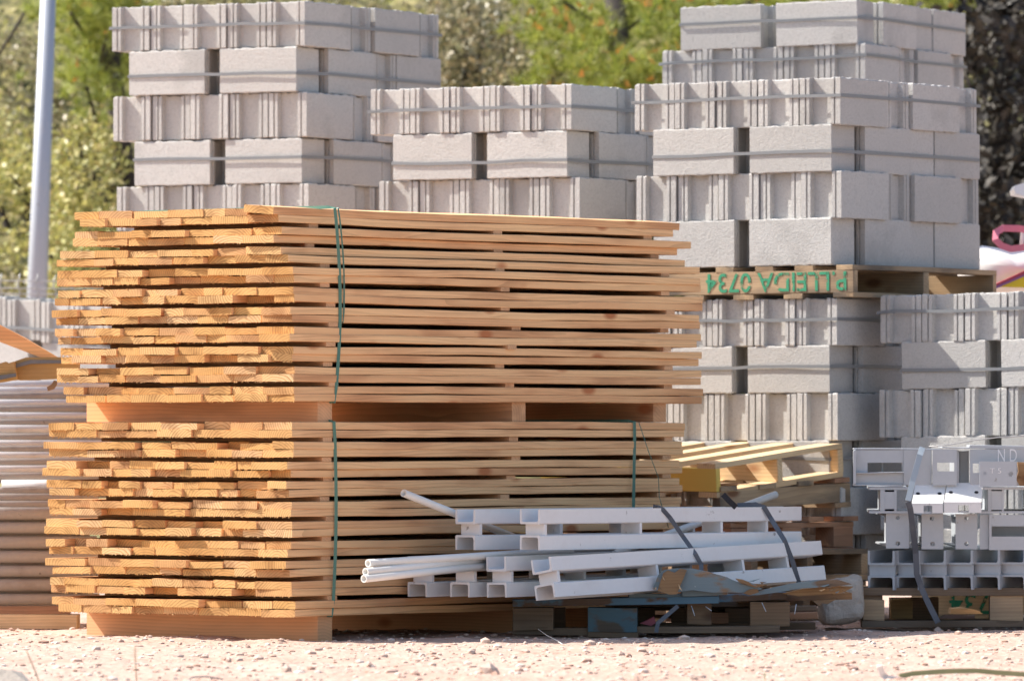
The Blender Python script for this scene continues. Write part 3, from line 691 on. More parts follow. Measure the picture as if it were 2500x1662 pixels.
# straps over the white steel
def fy(px): return 26.35 + (px - 1318) / 639 * 1.19
def strap_pts(l, off=.02): return [at(x, y, fy(x) - off + (d if d else 0)) for x, y, d in l]
tag(tube_poly('grey_strap', strap_pts([(1595, 1236, .12), (1608, 1238, .02), (1618, 1243, 0), (1635, 1262, -.005), (1668, 1310, -.05), (1698, 1352, -.15), (1712, 1378, -.17), (1712, 1400, -.18)]), 0, M_dstrap, seg=4, flat=(.0085, .0012)),
    'left dark grey strap slanting down across the white steel', 'strap', 'dark straps over the steel')
tag(tube_poly('grey_strap', strap_pts([(1800, 1233, .14), (1845, 1231, .05), (1866, 1238, .0), (1880, 1262, -.01), (1915, 1318, -.14), (1935, 1370, -.17), (1948, 1415, -.18), (1953, 1428, -.18)]), 0, M_dstrap, seg=4, flat=(.0095, .0012)),
    'right dark grey strap slanting down across the white steel', 'strap', 'dark straps over the steel')
tag(tube_poly('strap_end', [at(1765, 1206, 27.2), at(1780, 1222, 27.2), at(1797, 1238, 27.22)], 0, M_hole, seg=4, flat=(.011, .0015)), 'stiff black strap end sticking up behind the white steel', 'strap')

# ------------------------------------------------------------------ broken blue pallet
YB = 26.72
rp = thing('pallet', 'broken blue painted pallet under the white steel frames', 'pallet', at(1500, 1540, YB))
def pbox(parent, x0, y0, x1, y1, Y, D, mat, name, rot=0.0, sk=0.0):
    """solid timber whose front face covers the photo rectangle at distance Y, D metres deep"""
    a = at(x0, y1, Y); b_ = at(x1, y1 + sk, Y); h = (y1 - y0) / F * Y; L = (b_ - a).length
    x = (b_ - a).normalized(); x = Matrix.Rotation(rot, 3, 'Z') @ x
    return plank(parent, frame(a, x), L, D, h, mat, name, warp=.0015)
pbox(rp, 1252, 1464, 1757, 1481, YB, .10, M_blue, 'deck_board', sk=-10)
pbox(rp, 1300, 1462, 1660, 1476, YB + .16, .10, M_blue, 'deck_board', sk=-9)
pbox(rp, 1535, 1449, 1668, 1463, YB + .02, .1, M_bluegrey, 'deck_board')
pbox(rp, 1664, 1440, 1778, 1455, YB - .01, .09, M_bluegrey, 'deck_board', sk=-3)
pbox(rp, 1755, 1450, 1922, 1468, YB + .12, .1, M_blue, 'deck_board', sk=-4)
pbox(rp, 1800, 1455, 2080, 1471, YB + .2, .11, M_torn, 'deck_board', sk=-8)
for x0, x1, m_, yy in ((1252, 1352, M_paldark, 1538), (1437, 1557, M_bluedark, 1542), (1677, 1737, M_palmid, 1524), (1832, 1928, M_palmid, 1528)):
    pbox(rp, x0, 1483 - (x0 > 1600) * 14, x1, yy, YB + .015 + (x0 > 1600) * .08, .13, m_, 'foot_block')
for dd in (.30, .42): pbox(rp, 1480, 1468, 1920, 1480, YB + dd, .1, M_paldark, 'deck_board')  # dark rear deck rows added to block light from behind
for dd in (.36, .48): pbox(rp, 1560, 1519, 1990, 1536, YB + dd, .03, M_paldark, 'bottom_board')  # dark rear boards, also added to keep the gap dark
for x0, x1, m_ in ((1300, 1380, M_paldark), (1500, 1600, M_paldark), (1640, 1720, M_paldark), (1770, 1850, M_paldark)): pbox(rp, x0, 1483, x1, 1538, YB + .42, .1, m_, 'foot_block')  # rear feet added in dark wood to darken the gap
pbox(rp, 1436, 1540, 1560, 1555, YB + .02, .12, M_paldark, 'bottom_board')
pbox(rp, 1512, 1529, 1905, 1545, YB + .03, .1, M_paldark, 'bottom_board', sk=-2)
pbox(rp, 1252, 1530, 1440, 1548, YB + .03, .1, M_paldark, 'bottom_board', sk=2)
# torn planks: outline given real thickness
def slab(name, pts, Y, D, mats, parent=None, label=None, cat=None, seed=1, tilt=0.0):
    rg = random.Random(seed); n = len(pts); V = []
    for k in range(2):
        for x, y in pts:
            p = at(x, y, Y); V.append(p + Vector((rg.uniform(-.002, .002), k * D + tilt * (x - pts[0][0]) / 640, rg.uniform(-.002, .002))))
    Fc = [tuple(range(n)), tuple(range(n, 2 * n))[::-1]] + [(i, n + i, n + (i + 1) % n, (i + 1) % n) for i in range(n)]
    M = Matrix.Translation(V[0]); inv = M.inverted(); me = mk(name, [inv @ v for v in V], Fc)
    bm = bmesh.new(); bm.from_mesh(me); bmesh.ops.triangulate(bm, faces=[f for f in bm.faces if len(f.verts) > 4]); bmesh.ops.recalc_face_normals(bm, faces=bm.faces[:]); bm.to_mesh(me); bm.free()
    o = link(name, me, M, parent, (mats,)); 
    if label: tag(o, label, cat)
    return o
tp = thing('torn_plank', 'torn grey blue plank curling up in front of the white steel', 'plank', at(1600, 1440, YB - .02))
slab('plank_body', [(1596, 1432), (1606, 1405), (1622, 1390), (1650, 1387), (1690, 1388), (1730, 1395), (1775, 1408), (1800, 1420), (1835, 1428), (1862, 1436), (1825, 1447), (1780, 1446), (1740, 1445), (1690, 1440), (1640, 1446)], YB - .05, .028, M_bluegrey, tp, seed=4)
slab('torn_face', [(1606, 1442), (1618, 1400), (1630, 1392), (1648, 1397), (1662, 1388), (1676, 1389), (1668, 1412), (1652, 1450), (1636, 1450)], YB - .068, .016, M_torn, tp, seed=5)
slab('splinter', [(1795, 1412), (1812, 1414), (1840, 1424), (1872, 1428), (1845, 1434), (1810, 1424)], YB - .06, .01, M_torn, tp, seed=6)
slab('splinter', [(1815, 1448), (1832, 1438), (1850, 1436), (1852, 1444), (1830, 1452)], YB - .06, .012, M_torn, tp, seed=8)
slab('torn_plank', [(1830, 1452), (1862, 1440), (1930, 1424), (1990, 1416), (2045, 1414), (2082, 1425), (2030, 1432), (1960, 1434), (1900, 1444), (1850, 1453)], YB + .05, .04, M_bluegrey, None, 'long faded blue plank running right to the concrete lump', 'plank', 9)
slab('torn_plank', [(1910, 1448), (1960, 1436), (2040, 1430), (2082, 1432), (2060, 1444), (2035, 1452), (2028, 1446), (2000, 1452), (1950, 1454)], YB + .1, .05, M_torn, None, 'split raw brown plank end under the long faded blue plank', 'plank', 10)
slab('splinter', [(1985, 1466), (2040, 1462), (2020, 1474), (2008, 1472), (2000, 1480)], YB + .1, .02, M_torn, None, 'ragged splinter hanging below the split plank', 'splinter', 11)
sr = random.Random(5)
for k in range(16):
    x0 = sr.choice((sr.uniform(1600, 1680), sr.uniform(1790, 1870), sr.uniform(1980, 2075))); y0 = 1392 + (x0 - 1600) * .09 + sr.uniform(-4, 40) * (x0 < 1700) + sr.uniform(-2, 14) * (x0 > 1700)
    l_ = sr.uniform(8, 30); an = sr.uniform(-.5, .9) if x0 > 1700 else sr.uniform(.9, 2.0)
    slab('splinter', [(x0, y0), (x0 + l_ * math.cos(an), y0 + l_ * math.sin(an) * .6), (x0 + l_ * .4 * math.cos(an), y0 + l_ * .4 * math.sin(an) * .6 + 3.5)], YB - .08 + (.12 if x0 > 1900 else 0), .006, sr.choice((M_torn, M_palnew, M_bluegrey)), tp, seed=60 + k)
# second bit: strap under pallet, pink scrap, nails
tag(tube_poly('grey_strap', [at(1655, 1478, YB - .02), at(1618, 1510, YB - .03), at(1606, 1520, YB - .03), at(1602, 1543, YB - .03)], 0, M_dstrap, seg=4, flat=(.008, .001)), 'bent dark strap hanging from the blue pallet to the ground', 'strap', 'dark straps over the steel')
slab('plastic_scrap', [(1562, 1521), (1580, 1512), (1598, 1504), (1602, 1520), (1590, 1527)], YB + .2, .02, M_pink, None, 'scrap of pink plastic under the blue pallet', 'scrap', 12)
for k, (x0, y0, x1, y1) in enumerate(((1688, 1478, 1696, 1502), (1723, 1480, 1737, 1490), (1860, 1470, 1870, 1492), (1944, 1474, 1940, 1498), (1672, 1412, 1698, 1432))):
    tag(tube_poly('nail', [at(x0, y0, YB - .03), at(x1, y1, YB - .05)], .0018, M_galv, seg=6), ('bent nail sticking from the blue pallet, %s from left' % ORD[k + 1]) if k < 4 else 'long nail sticking from the torn plank face', 'nail', 'bent nails of the blue pallet')
# reddish offcuts behind the pallet
r4 = thing('pallet', 'low reddish pallet lying flat behind the blue pallet', 'pallet', at(1800, 1520, YB + .5))
pbox(r4, 1732, 1494, 1778, 1521, YB + .35, .3, M_palred, 'foot_block'); pbox(r4, 1560, 1500, 1990, 1508, YB + .5, .1, M_palred, 'bottom_board'); pbox(r4, 1925, 1494, 1998, 1510, YB + .42, .3, M_palred, 'foot_block')
pbox(r4, 1500, 1478, 1995, 1490, YB + .5, .1, M_paldark, 'deck_board')
# rough concrete lump
LB = at(2058, 1522, 27.45); bm = bmesh.new(); bmesh.ops.create_cube(bm, size=1); bmesh.ops.subdivide_edges(bm, edges=bm.edges[:], cuts=9, use_grid_fill=True)
for v_ in bm.verts:
    p = v_.co.copy(); q = p.copy(); r_ = (abs(p.x) ** 6 + abs(p.y) ** 6 + abs(p.z) ** 6) ** (1 / 6); q = p * (.5 / r_)
    top = q.z > 0
    q.x *= .175 if not top else .165; q.y *= .3; q.z *= .178
    q.z += .018 * (q.x / .08) * (1 if top else .5); 
    d = noise.noise(q * 18) * .010 + noise.noise(q * 60) * .004 + (noise.noise(q * 110) * .006 if top else 0)
    v_.co = q + q.normalized() * d
me = bpy.data.meshes.new('concrete_lump'); bm.to_mesh(me); bm.free()
tag(link('concrete_lump', me, Matrix.Translation(LB + Vector((0, .15, .088))), None, (M_lump,)), 'rough rounded lump of cast concrete between the two steel stacks', 'concrete lump')

# ------------------------------------------------------------------ galvanised steel stack, right
YG = 27.5
GA = R(68); GX = Vector((math.cos(GA), math.sin(GA), 0))
rp = thing('pallet', 'weathered pallet carrying the galvanised steel stack', 'pallet', at(2300, 1528, YG + .3))
pbox(rp, 2098, 1433, 2620, 1452, YG + .02, .1, M_paldark, 'deck_board', sk=2)
for k in range(1, 4): pbox(rp, 2100, 1433 - k, 2600, 1448 - k, YG + .02 + k * .22, .1, M_paldark, 'deck_board')
pbox(rp, 2098, 1452, 2156, 1463, YG + .035, .5, M_paldark, 'stringer_board')
for x0, x1, m_ in ((2105, 2158, M_pal), (2418, 2500, M_pal)): pbox(rp, x0, 1463 if x0 < 2200 else 1450, x1, 1514, YG + .03, .13, m_, 'foot_block')
pbox(rp, 2175, 1458, 2292, 1512, YG + .55, .1, M_paldark, 'foot_block')
pbox(rp, 2176, 1462, 2228, 1510, YG + .35, .1, M_form, 'foot_block')
pbox(rp, 2104, 1514, 2620, 1530, YG + .03, .1, M_paldark, 'bottom_board'); pbox(rp, 2104, 1510, 2620, 1522, YG + .6, .1, M_paldark, 'bottom_board')
# pallet with upside-down 0734 seen through the gap
C = at(2590, 1512, 28.9); stringer_pallet('pallet', 'sunlit pallet with upside-down green 0734 seen under the galvanised stack', C, Vector((-1, .12, 0)), Vector((.12, 1, 0)), .62, .9, (M_palnew, M_palnew), sz=.09, bt=.02, nb=4, nbb=3, nstr=2, text=None)  # light wood puts the sunlight missing here into the colour
me = text_mesh('0734', .118, off=.0012); zx = Vector((-1, .12, 0)).normalized(); zy = Vector((0, 0, -1)); zz = zx.cross(zy); M2 = Matrix((zx, zy, zz)).transposed().to_4x4()
M2.translation = C + Vector((-.228, .0274 - .004, 0)) + Vector((0, 0, .020 + .045 + .04)); sp = [o for o in bpy.data.objects if o.name.startswith('stringer') and o.parent and 'sunlit' in o.parent.get('label', '')][0]
link('lettering', me, M2, sp, (M_green,))
cp = slab('wood_offcut', [(2322, 1498), (2322, 1486), (2350, 1484), (2372, 1486), (2392, 1492), (2400, 1498)], 28.6, .2, M_palnew, None, 'half round sunlit timber offcut seen under the galvanised stack', 'offcut', 14)
# small twin-channel frames in a row, ends facing the camera
GG = 'galvanised twin channel frames in a row'
for k, (x0, x1) in enumerate(((2120, 2186), (2190, 2247), (2246, 2311), (2310, 2377), (2377, 2443), (2442, 2506), (2507, 2570))):
    w = .1; P0 = at(x1 - 2, 1344 - k * .4, YG); 
    lb = '%s twin channel frame from left at the bottom of the galvanised stack' % ORD[k + 1]
    # near flange is on the right; frame hangs to the left
    batten_frame(lb, P0, P0 + GX * 1.4 + Vector((0, 0, .01)), w=(x1 - x0 - 2) / F * YG / math.sin(GA), h=.057, gap=.041, mat=M_galv, bat=(.012, .5, 1.0), group=GG)
# helper: plate facing the camera with round holes shown as short dark sleeves
def plate(parent, x0, y0, x1, y1, Y, mat, holes=(), T=.012, name='end_plate', rot=0.0, lean=0.0, slots=()):
    a = at(x0, y1, Y); w = (x1 - x0) / F * Y; h = (y1 - y0) / F * Y
    x = Matrix.Rotation(rot, 3, 'Z') @ Vector((1, 0, 0)); up = Matrix.Rotation(lean, 3, x) @ Vector((0, 0, 1))
    # grid cells with rectangular cut-outs
    cuts = [((hx - x0) / (x1 - x0) * w, (y1 - hy) / (y1 - y0) * h, r_ / F * Y, r_ / F * Y, True) for hx, hy, r_ in holes]
    for sx0, sy0, sx1, sy1 in slots: cuts.append((((sx0 + sx1) / 2 - x0) / (x1 - x0) * w, (y1 - (sy0 + sy1) / 2) / (y1 - y0) * h, (sx1 - sx0) / 2 / F * Y, (sy1 - sy0) / 2 / F * Y, False))
    bm = bmesh.new(); outer = [bm.verts.new(p) for p in ((0, 0, 0), (w, 0, 0), (w, 0, h), (0, 0, h))]; ed = [bm.edges.new((outer[i], outer[(i + 1) % 4])) for i in range(4)]
    for cx, cz, rx, rz, rd in cuts:
        n = 16 if rd else 4; ring = []
        for k in range(n):
            an = 2 * math.pi * (k + .5) / n
            if rd: ring.append(bm.verts.new((cx + rx * math.cos(an), 0, cz + rz * math.sin(an))))
            else: ring.append(bm.verts.new((cx + rx * (1 if math.cos(an) > 0 else -1), 0, cz + rz * (1 if math.sin(an) > 0 else -1))))
        ed += [bm.edges.new((ring[k], ring[(k + 1) % n])) for k in range(n)]
    bmesh.ops.triangle_fill(bm, edges=ed, use_beauty=True)
    res = bmesh.ops.extrude_face_region(bm, geom=bm.faces[:]); bmesh.ops.translate(bm, verts=[e for e in res['geom'] if isinstance(e, bmesh.types.BMVert)], vec=(0, T, 0))
    bmesh.ops.recalc_face_normals(bm, faces=bm.faces[:]); me = bpy.data.meshes.new(name); bm.to_mesh(me); bm.free()
    y = up.cross(x).normalized(); M = Matrix((x, y, up)).transposed().to_4x4(); M.translation = a
    return link(name, me, M, parent, (mat,))
def beam_with_plate(label, x0, y0, x1, y1, Y, holes, L=.9, sect='I', slots=(), group=None, rot=0.0, dx=0.0, mat=M_galv):
    r_ = thing('steel_girder', label, 'steel girder', at((x0 + x1) / 2, y1, Y), group)
    plate(r_, x0, y0, x1, y1, Y, mat, holes, slots=slots, rot=rot)
    w = (x1 - x0) / F * Y; h = (y1 - y0) / F * Y; a = at(x0, y1, Y); d = Vector((dx, 1, 0)).normalized()
    M = frame(a + Vector((0, .0125, 0)), d); inset = .006
    mb = MB()
    if sect == 'I':
        mb.box((0, -w + inset, inset), (L, -inset, inset + .006), M); mb.box((0, -w + inset, h - inset - .006), (L, -inset, h - inset), M); mb.box((0, -w / 2 - .003, inset + .0062), (L, -w / 2 + .003, h - inset - .0062), M)
    mb.build('beam', mat, M, r_); return r_
GB = 'galvanised beams with drilled end plates'
beam_with_plate('sunlit drilled end plate beam at left of the galvanised third tier', 2163, 1253, 2219, 1338, YG + .02, ((2192, 1263, 5), (2192, 1326, 5.5)), group=GB)
beam_with_plate('shaded drilled end plate beam, second in the galvanised third tier', 2250, 1254, 2303, 1340, YG + .02, ((2276, 1265, 5.5), (2277, 1327, 5.5)), group=GB)
beam_with_plate('shaded drilled end plate beam, third in the galvanised third tier', 2333, 1254, 2386, 1340, YG + .02, ((2360, 1264, 5.5), (2360, 1327, 5.5)), group=GB)
r_ = thing('steel_girder', 'slotted galvanised box beam at the right of the third tier', 'steel girder', at(2460, 1341, YG), GB)
plate(r_, 2415, 1256, 2600, 1342, YG, M_galv, (), slots=((2421, 1284, 2560, 1309),), name='slotted_web'); plate(r_, 2392, 1256, 2414, 1340, YG + .02, M_galv, (), name='end_plate')
mb = MB(); M = frame(at(2416, 1342, YG) + Vector((0, .013, 0)), Vector((0, 1, 0))); mb.box((0, -.28, .002), (.25, 0, .008), M); mb.box((0, -.28, .13), (.25, 0, .136), M); mb.box((.244, -.28, .0085), (.25, 0, .1295), M); mb.build('flange', M_galv, M, r_)
# tier four: I beams and folded white brackets
def sec_beam(label, x0, y0, x1, y1, Y, shape, L=.8, group=None):
    """section with face to the camera: shape list of rectangles in photo px"""
    r_ = MB(); M = frame(at(x0, y1, Y), Vector((.04, 1, 0)))
    for a0, b0, a1, b1 in shape:
        p = at(a0, b1, Y); q = at(a1, b0, Y); r_.box((0, -(q.x - at(x0, y1, Y).x), p.z - at(x0, y1, Y).z), (L, -(p.x - at(x0, y1, Y).x), q.z - at(x0, y1, Y).z), M)
    return tag(r_.build('steel_girder', M_galv, M), label, 'steel girder', group)
sec_beam('galvanised I beam end at the left of the fourth tier', 2122, 1190, 2222, 1253, YG, [(2122, 1189, 2218, 1195), (2149, 1195.3, 2160, 1246.7), (2122, 1247, 2218, 1252.5), (2183, 1195.3, 2189, 1246.7), (2160.3, 1200, 2182.7, 1242)], group='galvanised I beams')
sec_beam('galvanised I beam end at the right of the fourth tier', 2386, 1190, 2520, 1253, YG, [(2386, 1189, 2520, 1195), (2412, 1195.3, 2420, 1246.7), (2386, 1247, 2520, 1252.5), (2446, 1195.3, 2451, 1246.7), (2420.3, 1198, 2445.7, 1244), (2514, 1195.3, 2520, 1246.7)], group='galvanised I beams')
def bracket(label, xs_, ytop, ymid, ybot, Y):
    """folded channel bracket: sloping lit top plate, lower front lip"""
    (x0, x1), (x2, x3) = xs_; r_ = thing('folded_bracket', label, 'bracket', at(x0, ybot, Y), 'folded white steel brackets')
    a, b_ = at(x0, ymid, Y - .075), at(x1, ymid, Y - .075); c, d = at(x3, ytop, Y + .02), at(x2, ytop, Y + .02)
    mb = MB(); t = Vector((0, 0, -.006)); mb.add([a, b_, c, d, a + t, b_ + t, c + t, d + t], [(0, 1, 2, 3), (7, 6, 5, 4), (0, 4, 5, 1), (1, 5, 6, 2), (2, 6, 7, 3), (3, 7, 4, 0)])
    top = mb.build('top_plate', M_white, Matrix.Translation(a), r_)
    for fx in (.14, .84):
        e0 = a.lerp(b_, fx); e1 = d.lerp(c, fx); p = e0.lerp(e1, .5); nrm = (b_ - a).cross(d - a).normalized(); nrm = nrm if nrm.z > 0 else -nrm; xx = (b_ - a).normalized(); yy = nrm.cross(xx)
        V = [p + nrm * .0008 + (xx * math.cos(k * math.pi / 7) + yy * math.sin(k * math.pi / 7)) * .0085 for k in range(14)]
        h_ = MB(); h_.add(V, [tuple(range(14))]); h_.build('bolt_hole', M_hole, Matrix.Translation(p), top)
    lip = MB(); e = .0065; L1 = a + Vector((0, 0, -e)); L2 = b_ + Vector((0, 0, -e)); zb = at(x0, ybot, Y - .075).z
    wv = (L2 - L1)
    def q(f0, f1, z0, z1):
        p0 = L1 + wv * f0; p1 = L1 + wv * f1
        V = [Vector((p0.x, p0.y, z0)), Vector((p1.x, p1.y, z0)), Vector((p1.x, p1.y, z1)), Vector((p0.x, p0.y, z1))]; V += [v_ + Vector((0, .008, 0)) for v_ in V]
        lip.add(V, [(0, 1, 2, 3), (7, 6, 5, 4), (0, 4, 5, 1), (1, 5, 6, 2), (2, 6, 7, 3), (3, 7, 4, 0)])
    q(0, .38, zb, L1.z); q(.66, 1, zb, L1.z); q(.38, .66, zb + .030, L1.z)
    lip.build('front_lip', M_white, Matrix.Translation(a), r_)
    bk = MB(); bk.box((x0 * 0 + .0, 0, 0), (wv.length, .14, .006), frame(Vector((a.x, a.y + .01, zb)), Vector((1, 0, 0)))); bk.build('base_flange', M_galv, Matrix.Translation(a), r_)
bracket('left folded white steel bracket shining in the fourth tier', ((2226, 2302), (2235, 2310)), 1181, 1228, 1252, YG)
bracket('right folded white steel bracket shining in the fourth tier', ((2305, 2396), (2313, 2400)), 1178, 1225, 1251, YG)
# top tier: slotted frame, T5 plate, ND frame
r_ = thing('slotted_girder', 'galvanised battened frame with open window at the left of the top tier', 'steel girder', at(2140, 1186, YG), 'top tier frames')
YT = YG + .02
def gx(name, x0, y0, x1, y1, Y, D, mat=M_galv, parent=None): return pbox(parent, x0, y0, x1, y1, Y, D, mat, name)
plate(r_, 2086, 1098, 2206, 1182, YT, M_galv, (), slots=((2118, 1129, 2204, 1153),), name='side_web', T=.006)
gx('top_flange', 2084, 1094, 2300, 1097.5, YT - .004, .12, M_galv, r_); gx('bottom_flange', 2084, 1182.5, 2206, 1186, YT - .03, .12, M_galv, r_)
gx('end_stiffener', 2083, 1098, 2089, 1182, YT - .035, .034, M_galv, r_); gx('inner_rib', 2152, 1128, 2155, 1154, YT + .04, .01, M_galv, r_); gx('inner_ledge', 2089, 1152, 2206, 1154.5, YT - .03, .029, M_galv, r_)
plate(r_, 2206.5, 1098, 2274, 1184, YT - .006, M_galv, (), name='end_plate', T=.012)
r_ = thing('slotted_girder', 'galvanised frame with a small rectangular slot, middle of the top tier', 'steel girder', at(2305, 1186, YG), 'top tier frames')
plate(r_, 2277, 1096, 2336, 1184, YT - .03, M_galv, (), slots=((2288, 1129, 2330, 1150),), name='slotted_plate', T=.01)
gx('web', 2336.5, 1098, 2342, 1184, YT, .5, M_galv, r_); gx('back_wall', 2342, 1100, 2366, 1184, YT + .15, .01, M_galv, r_); gx('top_flange', 2300.5, 1091, 2367, 1094, YT - .03, .3, M_galv, r_)
r_ = thing('slotted_girder', 'galvanised frame lettered ND in white, right of the top tier', 'steel girder', at(2430, 1186, YG), 'top tier frames')
nd = plate(r_, 2368, 1096, 2560, 1186, YT - .01, M_galv, (), slots=((2375, 1131, 2390, 1154),), name='side_web', T=.008)
gx('top_flange', 2368, 1087, 2560, 1095.5, YT - .012, .25, M_galv, r_)
def letters(txt, size, x, y, Y, mat, parent, sx=1.0):
    me = text_mesh(txt, size); a = at(x, y, Y); M = Matrix.Translation(a) @ Matrix.Rotation(R(90), 4, 'X') @ Matrix.Diagonal((sx, 1, 1, 1)); return link('lettering', me, M, parent, (mat,))
letters('N D', .072, 2434, 1126, YT - .0125, M_letter, nd, .62)
r_ = thing('steel_plate', 'drilled grey plate chalked T5 at the top right', 'plate', at(2437, 1186, YG - .1), None)
p5 = plate(r_, 2392, 1126, 2482, 1187, YG - .1, M_galv, ((2404, 1155, 4.5), (2468, 1157, 6.5)), name='plate_body', T=.01)
letters('T 5', .03, 2416, 1155, YG - .1015, M_chalk, p5, 1.15)
slab('chipboard_scrap', [(2484, 1128), (2515, 1130), (2515, 1186), (2490, 1184), (2482, 1170), (2486, 1150)], YG - .06, .03, M_torn, None, 'splintery brown board scrap right of the T5 plate', 'scrap', 17)
tag(tube_poly('loose_wire', [at(2268, 1090, YG - .02), at(2320, 1085, YG), at(2380, 1074, YG), at(2440, 1067, YG), at(2520, 1063, YG)], .0022, M_wire, seg=6), 'thin pale cord arching over the top of the galvanised stack', 'wire')
tag(tube_poly('pale_strap', [at(2252, 1092, YG - .02), at(2246, 1110, YG - .07), at(2228, 1175, YG - .12), at(2217, 1222, YG - .17)], 0, paint_mat('sun_lightened_strap', (.34, .38, .41), .4), seg=4, flat=(.0115, .0015)), 'pale upper length of strap over the galvanised stack', 'strap')  # sunlight on this upper length is put into its paler colour
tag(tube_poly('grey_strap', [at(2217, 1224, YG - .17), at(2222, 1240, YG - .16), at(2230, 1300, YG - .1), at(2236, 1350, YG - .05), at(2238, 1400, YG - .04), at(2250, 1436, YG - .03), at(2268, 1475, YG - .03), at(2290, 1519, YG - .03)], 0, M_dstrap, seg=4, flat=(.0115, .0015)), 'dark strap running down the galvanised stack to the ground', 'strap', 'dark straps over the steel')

# ------------------------------------------------------------------ left pile: scaffold tubes and formwork
YP = 27.75; prnd = random.Random(9)
ylist = [1462, 1428, 1393, 1358, 1323, 1287, 1253, 1219, 1184, 1149, 1118, 1088, 1053, 1020, 988, 958, 943]
back = 0
for i, y in enumerate(ylist):
    if i > 6: back += .085
    r = prnd.choice((.0235, .0245, .0255)); Y = YP + back + r
    P0 = at(-420, y + prnd.uniform(-3, 5), Y + .02); P1 = at(prnd.uniform(225, 290), y, Y)
    if i == 8: P0 = at(4, y + 1, Y - .03)
    if i < 15: ring_tube('%s scaffold tube from the bottom in the rear row of the left pipe pile' % ORD[i + 1], at(-420, y - 17, Y + .055), at(prnd.uniform(215, 280), y - 18, Y + .04), .022, .004, M_pipedark, 'scaffold_tube', 'scaffold tubes in the left pile', 'pipe', 14)  # rear row added in the darker brown so the gaps look dark
    ring_tube('%s scaffold tube from the bottom of the left pipe pile' % (ORD[i + 1] if i < 16 else 'topmost'), P0, P1, r, .004, M_pipe if i > 7 else M_pipedark, 'scaffold_tube', 'scaffold tubes in the left pile', 'pipe', 18)
rp = thing('timber_bearer', 'reddish timber under the left pipe pile', 'timber', at(90, 1500, YP)); pbox(rp, -300, 1479, 170, 1499, YP + .02, .12, M_palred, 'beam')
tag(pbox(None, -300, 1499.5, 188, 1534, YP - .06, .2, M_palnew, 'timber_sleeper'), 'pale squared timber on the ground below the left pipes', 'timber')
tag(slab('plank', [(-120, 716), (0, 793), (60, 824), (152, 878), (118, 880), (0, 834), (-120, 764)], 27.9, .05, M_side, None, 'slanting orange plank resting on the formwork at left', 'plank', 31), 'slanting orange plank resting on the formwork at left', 'plank')
r_ = thing('formwork_timber', 'yellow brown formwork beam with a dark band at left', 'formwork timber', at(90, 925, 27.8)); 
slab('beam_body', [(36, 882), (62, 872), (190, 872), (190, 922), (44, 927)], 27.82, .14, M_form, r_, seed=33); slab('dark_band', [(37, 890), (75, 879), (190, 879), (190, 886), (76, 887), (39, 897)], 27.805, .014, M_dstrap, r_, seed=34)
r_ = thing('formwork_timber', 'chipped formwork beam end at the left edge of the picture', 'formwork timber', at(10, 930, 27.7)); 
slab('beam_body', [(-150, 915), (-150, 893), (0, 888), (14, 883), (18, 888), (34, 882), (41, 925), (0, 933), (-150, 945)], 27.74, .14, M_form, r_, seed=35); slab('dark_band', [(-150, 935), (-150, 926), (0, 917), (39, 911), (40, 919), (0, 927)], 27.725, .014, M_dstrap, r_, seed=36)
slab('wood_chip', [(114, 944), (126, 938), (131, 928), (140, 930), (138, 940), (130, 950), (117, 954)], 27.75, .04, M_torn, None, 'small wood offcut wedged under the formwork beam', 'offcut', 37)

# ------------------------------------------------------------------ bulk bags, pole, fence, ground litter
def sheet_lump(pts, Y, D, mat, name, parent, puff=.05, n=10):
    """closed soft body from an outline: rounded front"""
    c = Vector((sum(p[0] for p in pts) / len(pts), sum(p[1] for p in pts) / len(pts), 0)); V = []; Fc = []; m_ = len(pts)
    rings = 7
    for k in range(rings + 1):
        t = k / rings; s_ = math.sin(t * math.pi) ** .45 if 0 < t < 1 else .02; off = -math.cos(t * math.pi) * D / 2
        for x, y in pts:
            q = at(c.x + (x - c.x) * s_, c.y + (y - c.y) * s_, Y); q.y += off + D / 2; q += Vector((0, 0, noise.noise(q * 6) * .03)); V.append(q)
    for k in range(rings):
        for i in range(m_): Fc.append((k * m_ + i, k * m_ + (i + 1) % m_, (k + 1) * m_ + (i + 1) % m_, (k + 1) * m_ + i))
    Fc += [tuple(range(m_))[::-1], tuple(range(rings * m_, (rings + 1) * m_))]
    M = Matrix.Translation(V[0]); inv = M.inverted(); me = mk(name, [inv @ v for v in V], Fc, smooth=True)
    bm = bmesh.new(); bm.from_mesh(me); bmesh.ops.recalc_face_normals(bm, faces=bm.faces[:]); bm.to_mesh(me); bm.free()
    return link(name, me, M, parent, (mat,))
bag = thing('bulk_bag', 'white bulk bag with pink loop and yellow panel behind the right tower', 'bag', at(2500, 730, 31))
sheet_lump([(2330, 640), (2360, 605), (2395, 600), (2432, 604), (2470, 612), (2520, 600), (2700, 610), (2720, 700), (2600, 720), (2440, 712), (2340, 712)], 31.0, .8, M_bag, 'bag_body', bag)
slab('yellow_panel', [(2440, 700), (2500, 672), (2600, 640), (2640, 705)], 30.94, .05, M_yel, bag, seed=41); slab('red_stripe', [(2424, 695), (2500, 661), (2600, 616), (2604, 624), (2500, 669), (2425, 701)], 30.93, .05, M_red, bag, seed=42)
slab('purple_stripe', [(2425, 701.5), (2500, 669.5), (2600, 625), (2602, 634), (2500, 675), (2430, 706)], 30.935, .05, M_purple, bag, seed=43)
tube_poly('loop', [at(x, y, 30.96 + d) for x, y, d in ((2520, 562, .1), (2485, 558, .06), (2450, 557, .03), (2432, 567, 0), (2430, 585, -.03), (2445, 600, -.03), (2468, 608, -.03), (2500, 604, -.02), (2530, 598, 0))], 0, M_pink, seg=4, flat=(.015, .002), parent=bag)
